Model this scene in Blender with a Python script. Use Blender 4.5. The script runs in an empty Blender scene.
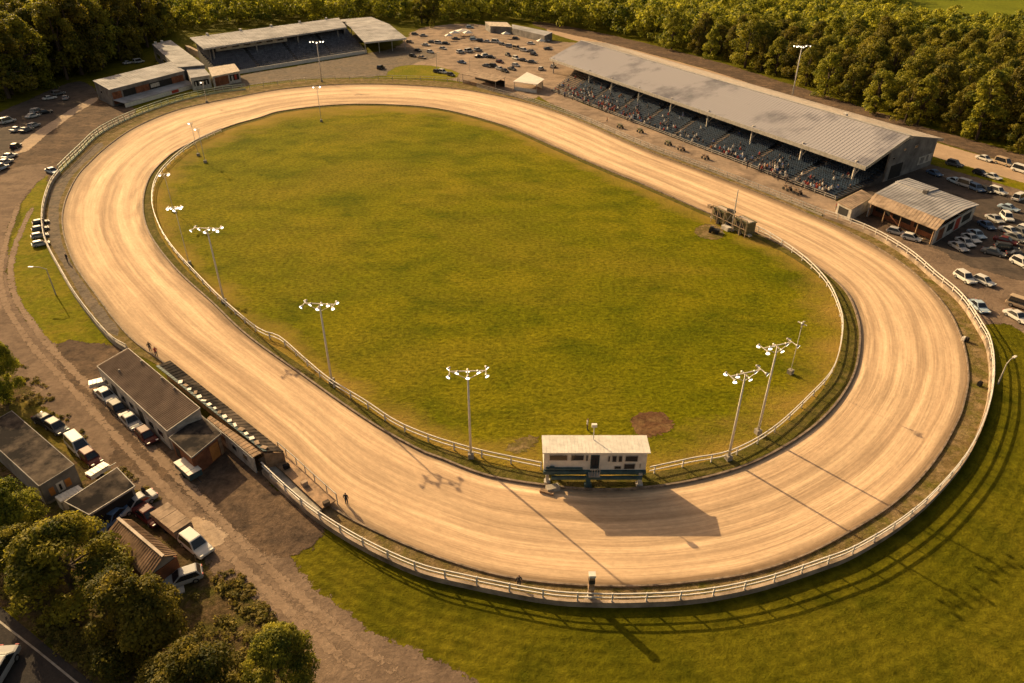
import bpy, math, random
import numpy as np
from mathutils import Vector, Matrix
random.seed(7); rng = np.random.default_rng(7)
S = bpy.context.scene
COL = S.collection
R = math.radians

# ------------------------------------------------------------------ camera / survey helper
CAM_H, PITCH, FPX, W, H = 48.0, R(31), 700.0, 1024, 683
def at(x, y, z=0.0):
    """ground survey: the world point at height z seen at picture position x, y"""
    u = (x - W/2)/FPX; v = -(y - H/2)/FPX
    dy = math.cos(PITCH) + v*math.sin(PITCH); dz = -math.sin(PITCH) + v*math.cos(PITCH)
    t = (z - CAM_H)/dz
    return Vector((u*t, dy*t, z))
def heading(x, y, dx, dy):
    a = at(x-dx, y-dy); b = at(x+dx, y+dy); return math.atan2(b.y-a.y, b.x-a.x)

cam = bpy.data.cameras.new('camera'); cam.sensor_width = 36; cam.lens = FPX/W*36
cam.clip_start = 1; cam.clip_end = 8000
co = bpy.data.objects.new('camera', cam); COL.objects.link(co)
co.location = (0, 0, CAM_H); co.rotation_euler = (math.pi/2 - PITCH, 0, 0)
S.camera = co

# ------------------------------------------------------------------ light
SUN_EL = 25.0; sd = Vector((-.644, .765, 0)).normalized()
AZ = math.atan2(sd.x, sd.y)
wd = bpy.data.worlds.new('World'); S.world = wd; wd.use_nodes = True
nt = wd.node_tree; bg = nt.nodes['Background']
sky = nt.nodes.new('ShaderNodeTexSky'); sky.sky_type = 'NISHITA'; sky.sun_disc = False
sky.sun_elevation = R(SUN_EL); sky.sun_rotation = AZ % (2*math.pi)
sky.air_density = 1.0; sky.dust_density = 5.0; sky.ozone_density = 0.3
warm = nt.nodes.new('ShaderNodeMix'); warm.data_type = 'RGBA'; warm.blend_type = 'MULTIPLY'; warm.inputs[0].default_value = 1
warm.inputs[7].default_value = (1.0, .80, .60, 1)   # evening air
nt.links.new(sky.outputs[0], warm.inputs[6]); nt.links.new(warm.outputs[2], bg.inputs[0]); bg.inputs[1].default_value = 0.08
sl = bpy.data.lights.new('sun', 'SUN'); sl.energy = 4.4; sl.angle = R(.5); sl.color = (1.0, .72, .37)
so = bpy.data.objects.new('sun', sl); COL.objects.link(so)
sv = Vector((sd.x*math.cos(R(SUN_EL)), sd.y*math.cos(R(SUN_EL)), math.sin(R(SUN_EL))))
so.rotation_euler = sv.to_track_quat('Z', 'Y').to_euler(); so.location = sv*600
S.view_settings.view_transform = 'Standard'; S.view_settings.look = 'None'
S.view_settings.exposure = 1.0; S.view_settings.gamma = 1.0; S.view_settings.use_curve_mapping = False
S.render.engine = 'CYCLES'
S.cycles.max_bounces = 5; S.cycles.diffuse_bounces = 3; S.cycles.glossy_bounces = 2
S.cycles.transparent_max_bounces = 24; S.cycles.use_denoising = True

# ------------------------------------------------------------------ materials
def new_mat(name):
    m = bpy.data.materials.new(name); m.use_nodes = True
    return m, m.node_tree, m.node_tree.nodes['Principled BSDF']
def pm(name, col, var=.18, scale=1.2, rough=.8, bump=0.0, spec=.3, metal=0, obcol=False, col2=None, streak=None, detail=6, edge=(.32,.68)):
    """base colour with mottled wear; obcol multiplies by each object's own paint colour"""
    m, t, b = new_mat(name)
    N, L = t.nodes.new, t.links.new
    tc = N('ShaderNodeTexCoord'); mp = N('ShaderNodeMapping'); L(tc.outputs['Object'], mp.inputs[0])
    if streak: mp.inputs['Scale'].default_value = streak
    n = N('ShaderNodeTexNoise'); n.inputs['Scale'].default_value = scale; n.inputs['Detail'].default_value = detail
    n.inputs['Roughness'].default_value = .65
    L(mp.outputs[0], n.inputs['Vector'])
    r = N('ShaderNodeValToRGB'); e = r.color_ramp.elements
    c2 = col2 or tuple(max(0, c*(1-var*1.6)) for c in col); hi = tuple(min(1, c*(1+var)) for c in col)
    e[0].position = edge[0]; e[0].color = (*c2, 1); e[1].position = edge[1]; e[1].color = (*hi, 1)
    L(n.outputs['Fac'], r.inputs[0]); out = r.outputs[0]
    if obcol:
        oi = N('ShaderNodeObjectInfo'); mx = N('ShaderNodeMix'); mx.data_type = 'RGBA'; mx.blend_type = 'MULTIPLY'
        mx.inputs[0].default_value = 1; L(out, mx.inputs[6]); L(oi.outputs['Color'], mx.inputs[7]); out = mx.outputs[2]
    L(out, b.inputs['Base Color']); b.inputs['Roughness'].default_value = rough
    b.inputs['Specular IOR Level'].default_value = spec; b.inputs['Metallic'].default_value = metal
    if bump:
        bp = N('ShaderNodeBump'); bp.inputs['Strength'].default_value = bump; bp.inputs['Distance'].default_value = .1
        L(n.outputs['Fac'], bp.inputs['Height']); L(bp.outputs[0], b.inputs['Normal'])
    return m
def ground_mat(name, cols, scales, fine=2.2, bump=.5, rough=.95, stretch=(1, 1, 1), finevar=.35, bdist=.35, dry=None, mow=None):
    """layered patches: cols = base, patch, second patch"""
    m, t, b = new_mat(name); N, L = t.nodes.new, t.links.new
    tc = N('ShaderNodeTexCoord'); mp = N('ShaderNodeMapping'); L(tc.outputs['Object'], mp.inputs[0]); mp.inputs['Scale'].default_value = stretch
    def noise(s, d=5, rg=.6, w=0):
        n = N('ShaderNodeTexNoise'); n.inputs['Scale'].default_value = s; n.inputs['Detail'].default_value = d
        n.inputs['Roughness'].default_value = rg; n.inputs['Distortion'].default_value = w
        L(mp.outputs[0], n.inputs['Vector']); return n.outputs['Fac']
    def ramp(f, a, c):
        r = N('ShaderNodeMapRange'); r.inputs[1].default_value = a; r.inputs[2].default_value = c; L(f, r.inputs[0]); return r.outputs[0]
    def mix(f, a, c):
        x = N('ShaderNodeMix'); x.data_type = 'RGBA'; L(f, x.inputs[0])
        for k, v in ((6, a), (7, c)):
            if isinstance(v, tuple): x.inputs[k].default_value = (*v, 1)
            else: L(v, x.inputs[k])
        return x.outputs[2]
    c = cols[0]
    for k, (cc, s) in enumerate(zip(cols[1:], scales)):
        c = mix(ramp(noise(s, 7, .62, .4), .42 + .03*k, .66 + .03*k), c, cc)
    f = noise(fine, 8, .75)
    x = N('ShaderNodeMix'); x.data_type = 'RGBA'; x.blend_type = 'MULTIPLY'; x.inputs[0].default_value = 1
    L(c, x.inputs[6])
    r = N('ShaderNodeMapRange'); r.inputs[1].default_value = .3; r.inputs[2].default_value = .7
    r.inputs[3].default_value = 1-finevar; r.inputs[4].default_value = 1+finevar; L(f, r.inputs[0])
    fac = r.outputs[0]
    if mow:   # passes of the mower, running round with the edge
        la = N('ShaderNodeAttribute'); la.attribute_name = 'lap'; sz_ = N('ShaderNodeSeparateXYZ'); L(la.outputs['Vector'], sz_.inputs[0])
        m1 = N('ShaderNodeMath'); m1.operation = 'MULTIPLY'; m1.inputs[1].default_value = mow[0]; L(sz_.outputs[2], m1.inputs[0])
        m2 = N('ShaderNodeMath'); m2.operation = 'MULTIPLY_ADD'; m2.inputs[1].default_value = 3.0; L(noise(.25, 4), m2.inputs[0]); L(m1.outputs[0], m2.inputs[2])
        m3 = N('ShaderNodeMath'); m3.operation = 'SINE'; L(m2.outputs[0], m3.inputs[0])
        m4 = N('ShaderNodeMath'); m4.operation = 'MULTIPLY_ADD'; m4.inputs[1].default_value = mow[1]; m4.inputs[2].default_value = 1; L(m3.outputs[0], m4.inputs[0])
        m5 = N('ShaderNodeMath'); m5.operation = 'MULTIPLY'; L(m4.outputs[0], m5.inputs[0]); L(fac, m5.inputs[1]); fac = m5.outputs[0]
    cc = N('ShaderNodeCombineColor'); [L(fac, cc.inputs[i]) for i in range(3)]
    L(cc.outputs[0], x.inputs[7]); L(x.outputs[2], b.inputs['Base Color'])
    b.inputs['Roughness'].default_value = rough; b.inputs['Specular IOR Level'].default_value = .02
    bp = N('ShaderNodeBump'); bp.inputs['Strength'].default_value = bump; bp.inputs['Distance'].default_value = bdist
    L(f, bp.inputs['Height']); L(bp.outputs[0], b.inputs['Normal'])
    # ragged edge: the patch thins out into the ground under it
    fa = N('ShaderNodeAttribute'); fa.attribute_name = 'fade'
    n1 = N('ShaderNodeTexNoise'); n1.inputs['Scale'].default_value = 1.7; n1.inputs['Detail'].default_value = 7; n1.inputs['Roughness'].default_value = .7
    L(tc.outputs['Object'], n1.inputs['Vector'])
    r1 = N('ShaderNodeMapRange'); r1.inputs[1].default_value = .28; r1.inputs[2].default_value = .72; L(n1.outputs['Fac'], r1.inputs[0])
    sb = N('ShaderNodeMath'); sb.operation = 'SUBTRACT'; L(fa.outputs['Fac'], sb.inputs[0]); L(r1.outputs[0], sb.inputs[1])
    r2 = N('ShaderNodeMapRange'); r2.inputs[1].default_value = -.08; r2.inputs[2].default_value = .08; L(sb.outputs[0], r2.inputs[0])
    gt = N('ShaderNodeMath'); gt.operation = 'GREATER_THAN'; gt.inputs[1].default_value = .001; L(fa.outputs['Fac'], gt.inputs[0])
    ml = N('ShaderNodeMath'); ml.operation = 'MULTIPLY'; L(r2.outputs[0], ml.inputs[0]); L(gt.outputs[0], ml.inputs[1])
    tp = N('ShaderNodeBsdfTransparent'); ms = N('ShaderNodeMixShader'); L(ml.outputs[0], ms.inputs[0])
    L(b.outputs[0], ms.inputs[1]); L(tp.outputs[0], ms.inputs[2]); L(ms.outputs[0], t.nodes['Material Output'].inputs[0])
    if dry:
        u2 = N('ShaderNodeUVMap'); u2.uv_map = 'Across'; sp = N('ShaderNodeSeparateXYZ'); L(u2.outputs[0], sp.inputs[0])
        ds = noise(.12, 5, .6); ad = N('ShaderNodeMath'); ad.operation = 'MULTIPLY_ADD'; L(ds, ad.inputs[0]); ad.inputs[1].default_value = .22; L(sp.outputs[0], ad.inputs[2])
        dr = N('ShaderNodeMapRange'); dr.inputs[1].default_value = .985; dr.inputs[2].default_value = 1.10; dr.inputs[4].default_value = .85; L(ad.outputs[0], dr.inputs[0])
        dm = mix(dr.outputs[0], x.outputs[2], dry); L(dm, b.inputs['Base Color'])
    return m
def track_mat():
    m, t, b = new_mat('raked_dirt'); N, L = t.nodes.new, t.links.new
    uv = N('ShaderNodeAttribute'); uv.attribute_name = 'lap'
    def noise(sc, scale, d=4, rg=.6):
        mp = N('ShaderNodeMapping'); mp.inputs['Scale'].default_value = (sc[0], sc[0], 1); L(uv.outputs['Vector'], mp.inputs[0])
        n = N('ShaderNodeTexNoise'); n.inputs['Scale'].default_value = scale; n.inputs['Detail'].default_value = d
        n.inputs['Roughness'].default_value = rg; L(mp.outputs[0], n.inputs['Vector']); return n.outputs['Fac']
    a = noise((.012, 1, 1), .75, 4, .6); c = noise((.02, 1, 1), 4.5, 3, .7); d = noise((.25, 1, 1), .5, 6, .65); w = noise((.05, 1, 1), 1.5, 5, .6); fn = noise((.45, 1, 1), 3.2, 5, .75)
    def mr(f, lo, hi, o0, o1):
        r = N('ShaderNodeMapRange'); r.inputs[1].default_value = lo; r.inputs[2].default_value = hi
        r.inputs[3].default_value = o0; r.inputs[4].default_value = o1; L(f, r.inputs[0]); return r.outputs[0]
    r = N('ShaderNodeValToRGB'); e = r.color_ramp.elements
    e[0].position = .3; e[0].color = (.37, .252, .158, 1); e[1].position = .60; e[1].color = (.70, .505, .325, 1)
    L(a, r.inputs[0])
    mlt = None
    for f, o in ((c, (.87, 1.09)), (d, (.86, 1.10)), (w, (.80, 1.10)), (noise((.02, 1, 1), .35, 3, .5), (.80, 1.14)), (fn, (.84, 1.12))):
        v = mr(f, .3, .7, *o)
        if mlt is None: mlt = v
        else:
            q = N('ShaderNodeMath'); q.operation = 'MULTIPLY'; L(mlt, q.inputs[0]); L(v, q.inputs[1]); mlt = q.outputs[0]
    x = N('ShaderNodeMix'); x.data_type = 'RGBA'; x.blend_type = 'MULTIPLY'; x.inputs[0].default_value = 1
    cc = N('ShaderNodeCombineColor'); [L(mlt, cc.inputs[i]) for i in range(3)]
    L(r.outputs[0], x.inputs[6]); L(cc.outputs[0], x.inputs[7]); out = x.outputs[2]
    # trodden darker soil along both edges of the track
    sp = N('ShaderNodeSeparateXYZ'); u2 = N('ShaderNodeUVMap'); u2.uv_map = 'Across'; L(u2.outputs[0], sp.inputs[0])
    ad = N('ShaderNodeMath'); ad.operation = 'ADD'; L(sp.outputs[0], ad.inputs[0]); L(mr(w, .3, .7, -.05, .05), ad.inputs[1])
    er = N('ShaderNodeValToRGB'); k = er.color_ramp.elements
    k[0].position = .0; k[0].color = (.55,)*3+(1,); k[1].position = 1; k[1].color = (.45,)*3+(1,)
    for p, v in ((.05, .72), (.1, 1), (.84, 1), (.91, .82), (.955, .6)):
        q = k.new(p); q.color = (v, v*.98, v*.95, 1)
    L(ad.outputs[0], er.inputs[0])
    y = N('ShaderNodeMix'); y.data_type = 'RGBA'; y.blend_type = 'MULTIPLY'; y.inputs[0].default_value = 1
    L(out, y.inputs[6]); L(er.outputs[0], y.inputs[7]); L(y.outputs[2], b.inputs['Base Color'])
    b.inputs['Roughness'].default_value = .95; b.inputs['Specular IOR Level'].default_value = .1
    bp = N('ShaderNodeBump'); bp.inputs['Strength'].default_value = .35; bp.inputs['Distance'].default_value = .12
    L(c, bp.inputs['Height']); L(bp.outputs[0], b.inputs['Normal'])
    return m
def leaf_mat(name, dark, light):
    m, t, b = new_mat(name); N, L = t.nodes.new, t.links.new
    at_ = N('ShaderNodeAttribute'); at_.attribute_name = 'tone'
    oi = N('ShaderNodeObjectInfo')
    mx = N('ShaderNodeMix'); mx.data_type = 'RGBA'; L(at_.outputs['Fac'], mx.inputs[0])
    mx.inputs[6].default_value = (*dark, 1); mx.inputs[7].default_value = (*light, 1)
    hs = N('ShaderNodeHueSaturation'); L(mx.outputs[2], hs.inputs['Color'])
    for sock, lo, hi in (('Hue', .484, .514), ('Value', .68, 1.42)):
        r = N('ShaderNodeMapRange'); r.inputs[3].default_value = lo; r.inputs[4].default_value = hi
        L(oi.outputs['Random'], r.inputs[0]); L(r.outputs[0], hs.inputs[sock])
    L(hs.outputs[0], b.inputs['Base Color']); b.inputs['Roughness'].default_value = .7; b.inputs['Specular IOR Level'].default_value = .2
    tr = N('ShaderNodeBsdfTranslucent'); L(hs.outputs[0], tr.inputs[0])
    ms = N('ShaderNodeMixShader'); ms.inputs[0].default_value = .45
    L(b.outputs[0], ms.inputs[1]); L(tr.outputs[0], ms.inputs[2]); L(ms.outputs[0], t.nodes['Material Output'].inputs[0])
    return m
def emit_mat(name, col, e):
    m, t, b = new_mat(name); b.inputs['Base Color'].default_value = (*col, 1)
    b.inputs['Emission Color'].default_value = (*col, 1); b.inputs['Emission Strength'].default_value = e
    return m

M = dict(
 infield=ground_mat('infield_grass', [(.124,.124,.003), (.180,.156,.005), (.074,.086,.0022), (.205,.158,.012)], (.035, .11, .02), fine=1.5, bump=1.0, stretch=(1,1.35,1), finevar=.62, dry=(.29,.185,.045), mow=(13.0,.035)),
 ground=ground_mat('outer_grass', [(.090,.086,.004), (.135,.115,.008), (.054,.058,.003)], (.06, .25), fine=1.3, bump=.9, finevar=.45),
 ruts=ground_mat('wheel_worn_dirt', [(.235,.168,.118), (.19,.135,.095), (.26,.19,.135)], (.2, .6), fine=2.2, bump=.4, finevar=.2),
 dryturf=ground_mat('dry_turf', [(.14,.11,.02), (.20,.145,.04), (.085,.08,.01)], (.25, .6), fine=2.2, bump=.9, finevar=.45),
 lawn=ground_mat('mown_outer_grass', [(.092,.086,.004), (.140,.118,.008), (.056,.058,.003)], (.06, .25), fine=1.3, bump=.9, finevar=.42, mow=(16.0,.11)),
 turf=ground_mat('turf', [(.118,.122,.0035), (.170,.152,.006), (.20,.155,.014)], (.05, .2), fine=1.2, bump=.9, finevar=.45),
 verge=ground_mat('dry_verge', [(.15,.105,.045), (.11,.10,.02), (.27,.19,.10)], (.35, .6), fine=2.5, bump=.8, finevar=.4),
 track=track_mat(),
 gutter=ground_mat('grey_apron_soil', [(.15,.125,.10), (.20,.155,.11), (.09,.075,.06)], (.2, .7), fine=2.5, bump=.5),
 dirt=ground_mat('packed_dirt', [(.165,.118,.085), (.225,.162,.115), (.115,.082,.06)], (.07, .3), fine=1.8, bump=.5, finevar=.25),
 tan=ground_mat('tan_dirt', [(.255,.19,.138), (.33,.24,.17), (.15,.112,.085)], (.06, .2), fine=1.2, bump=.4, finevar=.25),
 darkdirt=ground_mat('dark_dirt', [(.10,.07,.05), (.17,.115,.075), (.06,.045,.035)], (.12, .5), fine=1.8, bump=.6, finevar=.4),
 lot=ground_mat('car_park_asphalt', [(.075,.060,.05), (.115,.088,.068), (.05,.042,.037)], (.08, .3), fine=1.5, bump=.3, finevar=.25),
 path=ground_mat('concrete_path', [(.33,.25,.18), (.42,.31,.21)], (.3,), fine=2, bump=.3),
 asphalt=ground_mat('old_asphalt', [(.042,.038,.036), (.06,.05,.045)], (.3,), fine=3, bump=.3, finevar=.2),
 highway=ground_mat('highway_concrete', [(.33,.235,.155), (.40,.285,.19)], (.2,), fine=2, bump=.2, finevar=.15),
 weeds=ground_mat('weedy_soil', [(.075,.055,.025), (.10,.095,.018), (.16,.105,.06)], (.4, .9), fine=2.6, bump=1.0, finevar=.5),
 field=ground_mat('far_field', [(.135,.150,.012), (.105,.12,.010)], (.03,), fine=.5, bump=.3),
 soil=ground_mat('bare_soil', [(.13,.068,.034), (.085,.045,.025), (.19,.12,.055)], (.5, .9), fine=2.5, bump=.6),
 plinth=pm('stained_footing', (.34,.26,.19), .4, .5, .9, detail=8),
 kerb=pm('weathered_kerb', (.20,.15,.11), .4, 1.5, .9),
 white=pm('white_paint', (.62,.58,.52), .12, 1.5, .5),
 offwhite=pm('dirty_white', (.45,.41,.36), .3, 1.1, .7),
 concrete=pm('concrete', (.30,.265,.22), .3, .6, .9),
 palegreen=pm('faded_green_paint', (.28,.36,.28), .25, 1.2, .6),
 steel=pm('galvanised_steel', (.42,.40,.37), .2, 1.5, .45, metal=.4),
 roof=pm('weathered_metal_roof', (.27,.258,.275), .10, .055, .85, col2=(.135,.132,.155), detail=9, spec=.06, edge=(.40,.53)),
 roofgrey=pm('grey_metal_roof', (.34,.33,.335), .2, .16, .85, col2=(.17,.165,.17), detail=7, spec=.06),
 roofbrown=pm('brown_roof', (.225,.16,.115), .2, .5, .9, spec=.05),
 roofdark=pm('dark_roof', (.085,.066,.050), .9, .30, .95, col2=(.020,.018,.018), detail=9, spec=.03, edge=(.44,.70)),
 roofrust=pm('rusty_tan_roof', (.25,.165,.105), .35, .7, .9, spec=.05),
 rooflight=pm('pale_and_sunlit_roof', (.50,.42,.34), .2, .8, .85, spec=.06),
 tan_sunroof=pm('tan_and_sunlit_roof', (.33,.245,.175), .3, .6, .9, spec=.05),
 wallgrey=pm('grey_cladding', (.20,.185,.17), .3, .35, .8, col2=(.09,.08,.075)),
 wallbrown=pm('rust_brown_boards', (.20,.075,.035), .35, .9, .85),
 wood=pm('raw_planks', (.30,.19,.11), .35, 1.3, .85),
 dark=pm('dark_opening', (.02,.018,.017), .3, 1, .8),
 teal=pm('teal_paint', (.045,.085,.095), .25, 1.5, .55),
 seat=pm('blue_seats', (.014,.034,.066), .4, .9, .6, col2=(.007,.015,.03)),
 seatgrey=pm('slate_seats', (.15,.155,.185), .4, .7, .7, col2=(.055,.06,.08)),
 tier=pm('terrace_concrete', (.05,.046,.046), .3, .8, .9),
 aisle=pm('aisle_steps', (.17,.125,.095), .2, 1, .9),
 rubber=pm('tyre_rubber', (.02,.019,.018), .2, 3, .9),
 rim=pm('alloy', (.4,.39,.37), .15, 5, .4, metal=.6),
 paint=pm('car_paint', (1,1,1), .04, .8, .5, spec=.16, obcol=True),
 glass=pm('tinted_glass', (.018,.02,.024), .1, 1, .08, spec=.7),
 lampw=emit_mat('headlamp', (.8,.78,.7), .0), lampr=pm('tail_lamp', (.35,.02,.015), .1, 3, .3),
 lens=emit_mat('floodlight_lens', (1,.90,.72), 2.2),
 sign_o=pm('orange_board', (.50,.20,.05), .2, 1.4, .7), red=pm('red_board', (.38,.05,.03), .2, 1.2, .7),
 skin=pm('skin', (.42,.25,.17), .1, 5, .6), cloth=pm('clothing', (1,1,1), .12, 6, .9, obcol=True), trousers=pm('trousers', (.045,.045,.06), .3, 5, .9),
 hair=pm('hair', (.035,.022,.015), .3, 8, .7),
 bark=pm('bark', (.085,.06,.042), .35, 2, .95, streak=(1,1,.25)),
 leafA=leaf_mat('broadleaf', (.050,.064,.007), (.34,.29,.026)),
 leafB=leaf_mat('near_broadleaf', (.052,.066,.008), (.36,.31,.030)),
 brush=leaf_mat('brush', (.085,.080,.014), (.26,.20,.04)),
 boxbody=pm('olive_box', (.14,.125,.06), .3, 2, .6), tarp=pm('pale_tarp', (.66,.60,.52), .1, .8, .6),
 cord=pm('black_metal', (.03,.028,.027), .2, 3, .5), amber=pm('straw_bale', (.35,.24,.09), .25, 5, .9),
)

# ------------------------------------------------------------------ mesh building
class MB:
    def __init__(s): s.v = []; s.f = []; s.m = []
    def add(s, vs, fs, mi=0):
        n = len(s.v); s.v += [tuple(v) for v in vs]; s.f += [tuple(i+n for i in f) for f in fs]; s.m += [mi]*len(fs); return s
    def box(s, c, d, rz=0, mi=0):
        cx, cy, cz = c; x, y, z = d[0]/2, d[1]/2, d[2]/2; k, q = math.cos(rz), math.sin(rz)
        vs = [(cx+a*x*k-b*y*q, cy+a*x*q+b*y*k, cz+e*z) for e in (-1, 1) for a, b in ((-1,-1),(1,-1),(1,1),(-1,1))]
        return s.add(vs, [(3,2,1,0),(4,5,6,7),(0,1,5,4),(1,2,6,5),(2,3,7,6),(3,0,4,7)], mi)
    def hexa(s, b4, t4, mi=0):
        return s.add(list(b4)+list(t4), [(3,2,1,0),(4,5,6,7),(0,1,5,4),(1,2,6,5),(2,3,7,6),(3,0,4,7)], mi)
    def beam(s, a, b, w, h=None, mi=0):
        a, b = Vector(a), Vector(b); h = h or w; d = (b-a).normalized()
        up = Vector((0,0,1)) if abs(d.z) < .95 else Vector((1,0,0))
        x = d.cross(up).normalized()*w/2; y = x.cross(d).normalized()*h/2
        return s.hexa([a-x-y, a+x-y, a+x+y, a-x+y], [b-x-y, b+x-y, b+x+y, b-x+y], mi)
    def tube(s, pts, rad, n=8, mi=0, cap=True):
        pts = [Vector(p) for p in pts]; rad = rad if isinstance(rad, (list, tuple)) else [rad]*len(pts); vs = []; fs = []
        for i, p in enumerate(pts):
            d = (pts[min(i+1, len(pts)-1)]-pts[max(i-1, 0)]).normalized()
            up = Vector((0,0,1)) if abs(d.z) < .9 else Vector((1,0,0))
            x = d.cross(up).normalized(); y = d.cross(x)
            vs += [p+(x*math.cos(2*math.pi*k/n)+y*math.sin(2*math.pi*k/n))*rad[i] for k in range(n)]
        for i in range(len(pts)-1):
            for k in range(n):
                fs.append((i*n+k, i*n+(k+1)%n, (i+1)*n+(k+1)%n, (i+1)*n+k))
        if cap: fs += [tuple(range(n))[::-1], tuple((len(pts)-1)*n+k for k in range(n))]
        return s.add(vs, fs, mi)
    def sweep(s, path, w, z0, z1, mi=0):
        """a wall of width w along a ground path, between heights z0 and z1 above the path"""
        P = [Vector(p) for p in path]; vs = []; fs = []
        for i, p in enumerate(P):
            d = (P[min(i+1, len(P)-1)]-P[max(i-1, 0)]); d.z = 0; d.normalize(); n = Vector((-d.y, d.x, 0))*w/2
            vs += [p-n+Vector((0,0,z0)), p+n+Vector((0,0,z0)), p+n+Vector((0,0,z1)), p-n+Vector((0,0,z1))]
        for i in range(len(P)-1):
            for k in range(4): fs.append((i*4+k, i*4+(k+1)%4, i*4+4+(k+1)%4, i*4+4+k))
        L = (len(P)-1)*4; fs += [(3,2,1,0), (L, L+1, L+2, L+3)]
        return s.add(vs, fs, mi)
    def slab(s, a, b, c, d, t=.15, ribs=0, rw=.07, rh=.05, mi=0):
        """roof slab: a-b along the eave, d-c along the upper edge, ribs running up the slope"""
        a, b, c, d = map(Vector, (a, b, c, d)); dn = Vector((0,0,-t))
        s.hexa([a+dn, b+dn, c+dn, d+dn], [a, b, c, d], mi)
        if ribs:
            for i in range(1, ribs):
                f = i/ribs; p = a.lerp(b, f); q = d.lerp(c, f); p = p.lerp(q, .004); q = q.lerp(p, .004)
                s.beam(p+Vector((0,0,rh/2)), q+Vector((0,0,rh/2)), rw, rh, mi)
        return s
    def wall(s, a, b, za, zb, t=.2, z0=-.05, mi=0):
        """vertical wall from ground a to b, its top at za and zb"""
        a, b = Vector(a), Vector(b); d = b-a; d.z = 0; d.normalize(); n = Vector((-d.y, d.x, 0))*t/2
        q = lambda p, z: Vector((p.x, p.y, z))
        return s.hexa([q(a-n,z0), q(b-n,z0), q(b+n,z0), q(a+n,z0)], [q(a-n,za), q(b-n,zb), q(b+n,zb), q(a+n,za)], mi)
    def panel(s, a, b, f0, f1, z0, z1, out=.13, t=.06, mi=0):
        """a flat panel standing proud of the wall a-b (out: to the right of a->b)"""
        a, b = Vector(a), Vector(b); d = (b-a); d.z = 0; n = Vector((d.y, -d.x, 0)).normalized()
        p = a+d*f0+n*out; q = a+d*f1+n*out; k = n*t
        v = lambda p, z: Vector((p.x, p.y, z))
        return s.hexa([v(p-k,z0), v(q-k,z0), v(q,z0), v(p,z0)], [v(p-k,z1), v(q-k,z1), v(q,z1), v(p,z1)], mi)
    def build(s, name, mats, parent=None, local=False, smooth=False, label=None):
        me = bpy.data.meshes.new(name); off = Vector((0,0,0))
        if parent is not None and not local:
            inv = world_of(parent).inverted(); vs = [tuple(inv @ Vector(v)) for v in s.v]
        else: vs = s.v
        me.from_pydata(vs, [], s.f)
        mats = mats if isinstance(mats, (list, tuple)) else [mats]
        for m in mats: me.materials.append(m)
        if len(mats) > 1: me.polygons.foreach_set('material_index', s.m)
        me.update()
        import bmesh
        bm = bmesh.new(); bm.from_mesh(me); bmesh.ops.recalc_face_normals(bm, faces=bm.faces); bm.to_mesh(me); bm.free()
        if smooth: me.polygons.foreach_set('use_smooth', [True]*len(me.polygons))
        o = bpy.data.objects.new(name, me); COL.objects.link(o)
        if parent is not None: o.parent = parent
        if label: o['label'] = label
        return o
def world_of(o):
    m = Matrix.LocRotScale(o.location, o.rotation_euler, o.scale)
    return (world_of(o.parent) @ m) if o.parent else m
def tag(o, label=None, cat=None, group=None, kind=None):
    for k, v in (('label', label), ('category', cat), ('group', group), ('kind', kind)):
        if v: o[k] = v
    return o
def thing(name, label, cat, loc=(0,0,0), rz=0, group=None, scale=1):
    o = bpy.data.objects.new(name, None); COL.objects.link(o); o.empty_display_size = .3
    o.location = loc; o.rotation_euler = (0,0,rz); o.scale = (scale,)*3
    return tag(o, label, cat, group)
def dup(root, loc, rz=0, label=None, group=None, scale=None, color=None):
    def cp(o, par):
        c = o.copy(); COL.objects.link(c)
        if par is not None: c.parent = par
        if color: c.color = (*color, 1)
        for ch in KIDS.get(o.name, ()): cp(ch, c)
        return c
    r = cp(root, None); r.location = loc; r.rotation_euler = (0,0,rz)
    if scale: r.scale = scale if isinstance(scale, tuple) else (scale,)*3
    if label: r['label'] = label
    if group: r['group'] = group
    return r
KIDS = {}
def register(*roots):
    """remember each prototype's own parts before copies are made"""
    for o in list(bpy.data.objects):
        if o.parent: KIDS.setdefault(o.parent.name, [])
        if o.parent and o not in KIDS[o.parent.name]: KIDS[o.parent.name].append(o)
    return roots

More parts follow.
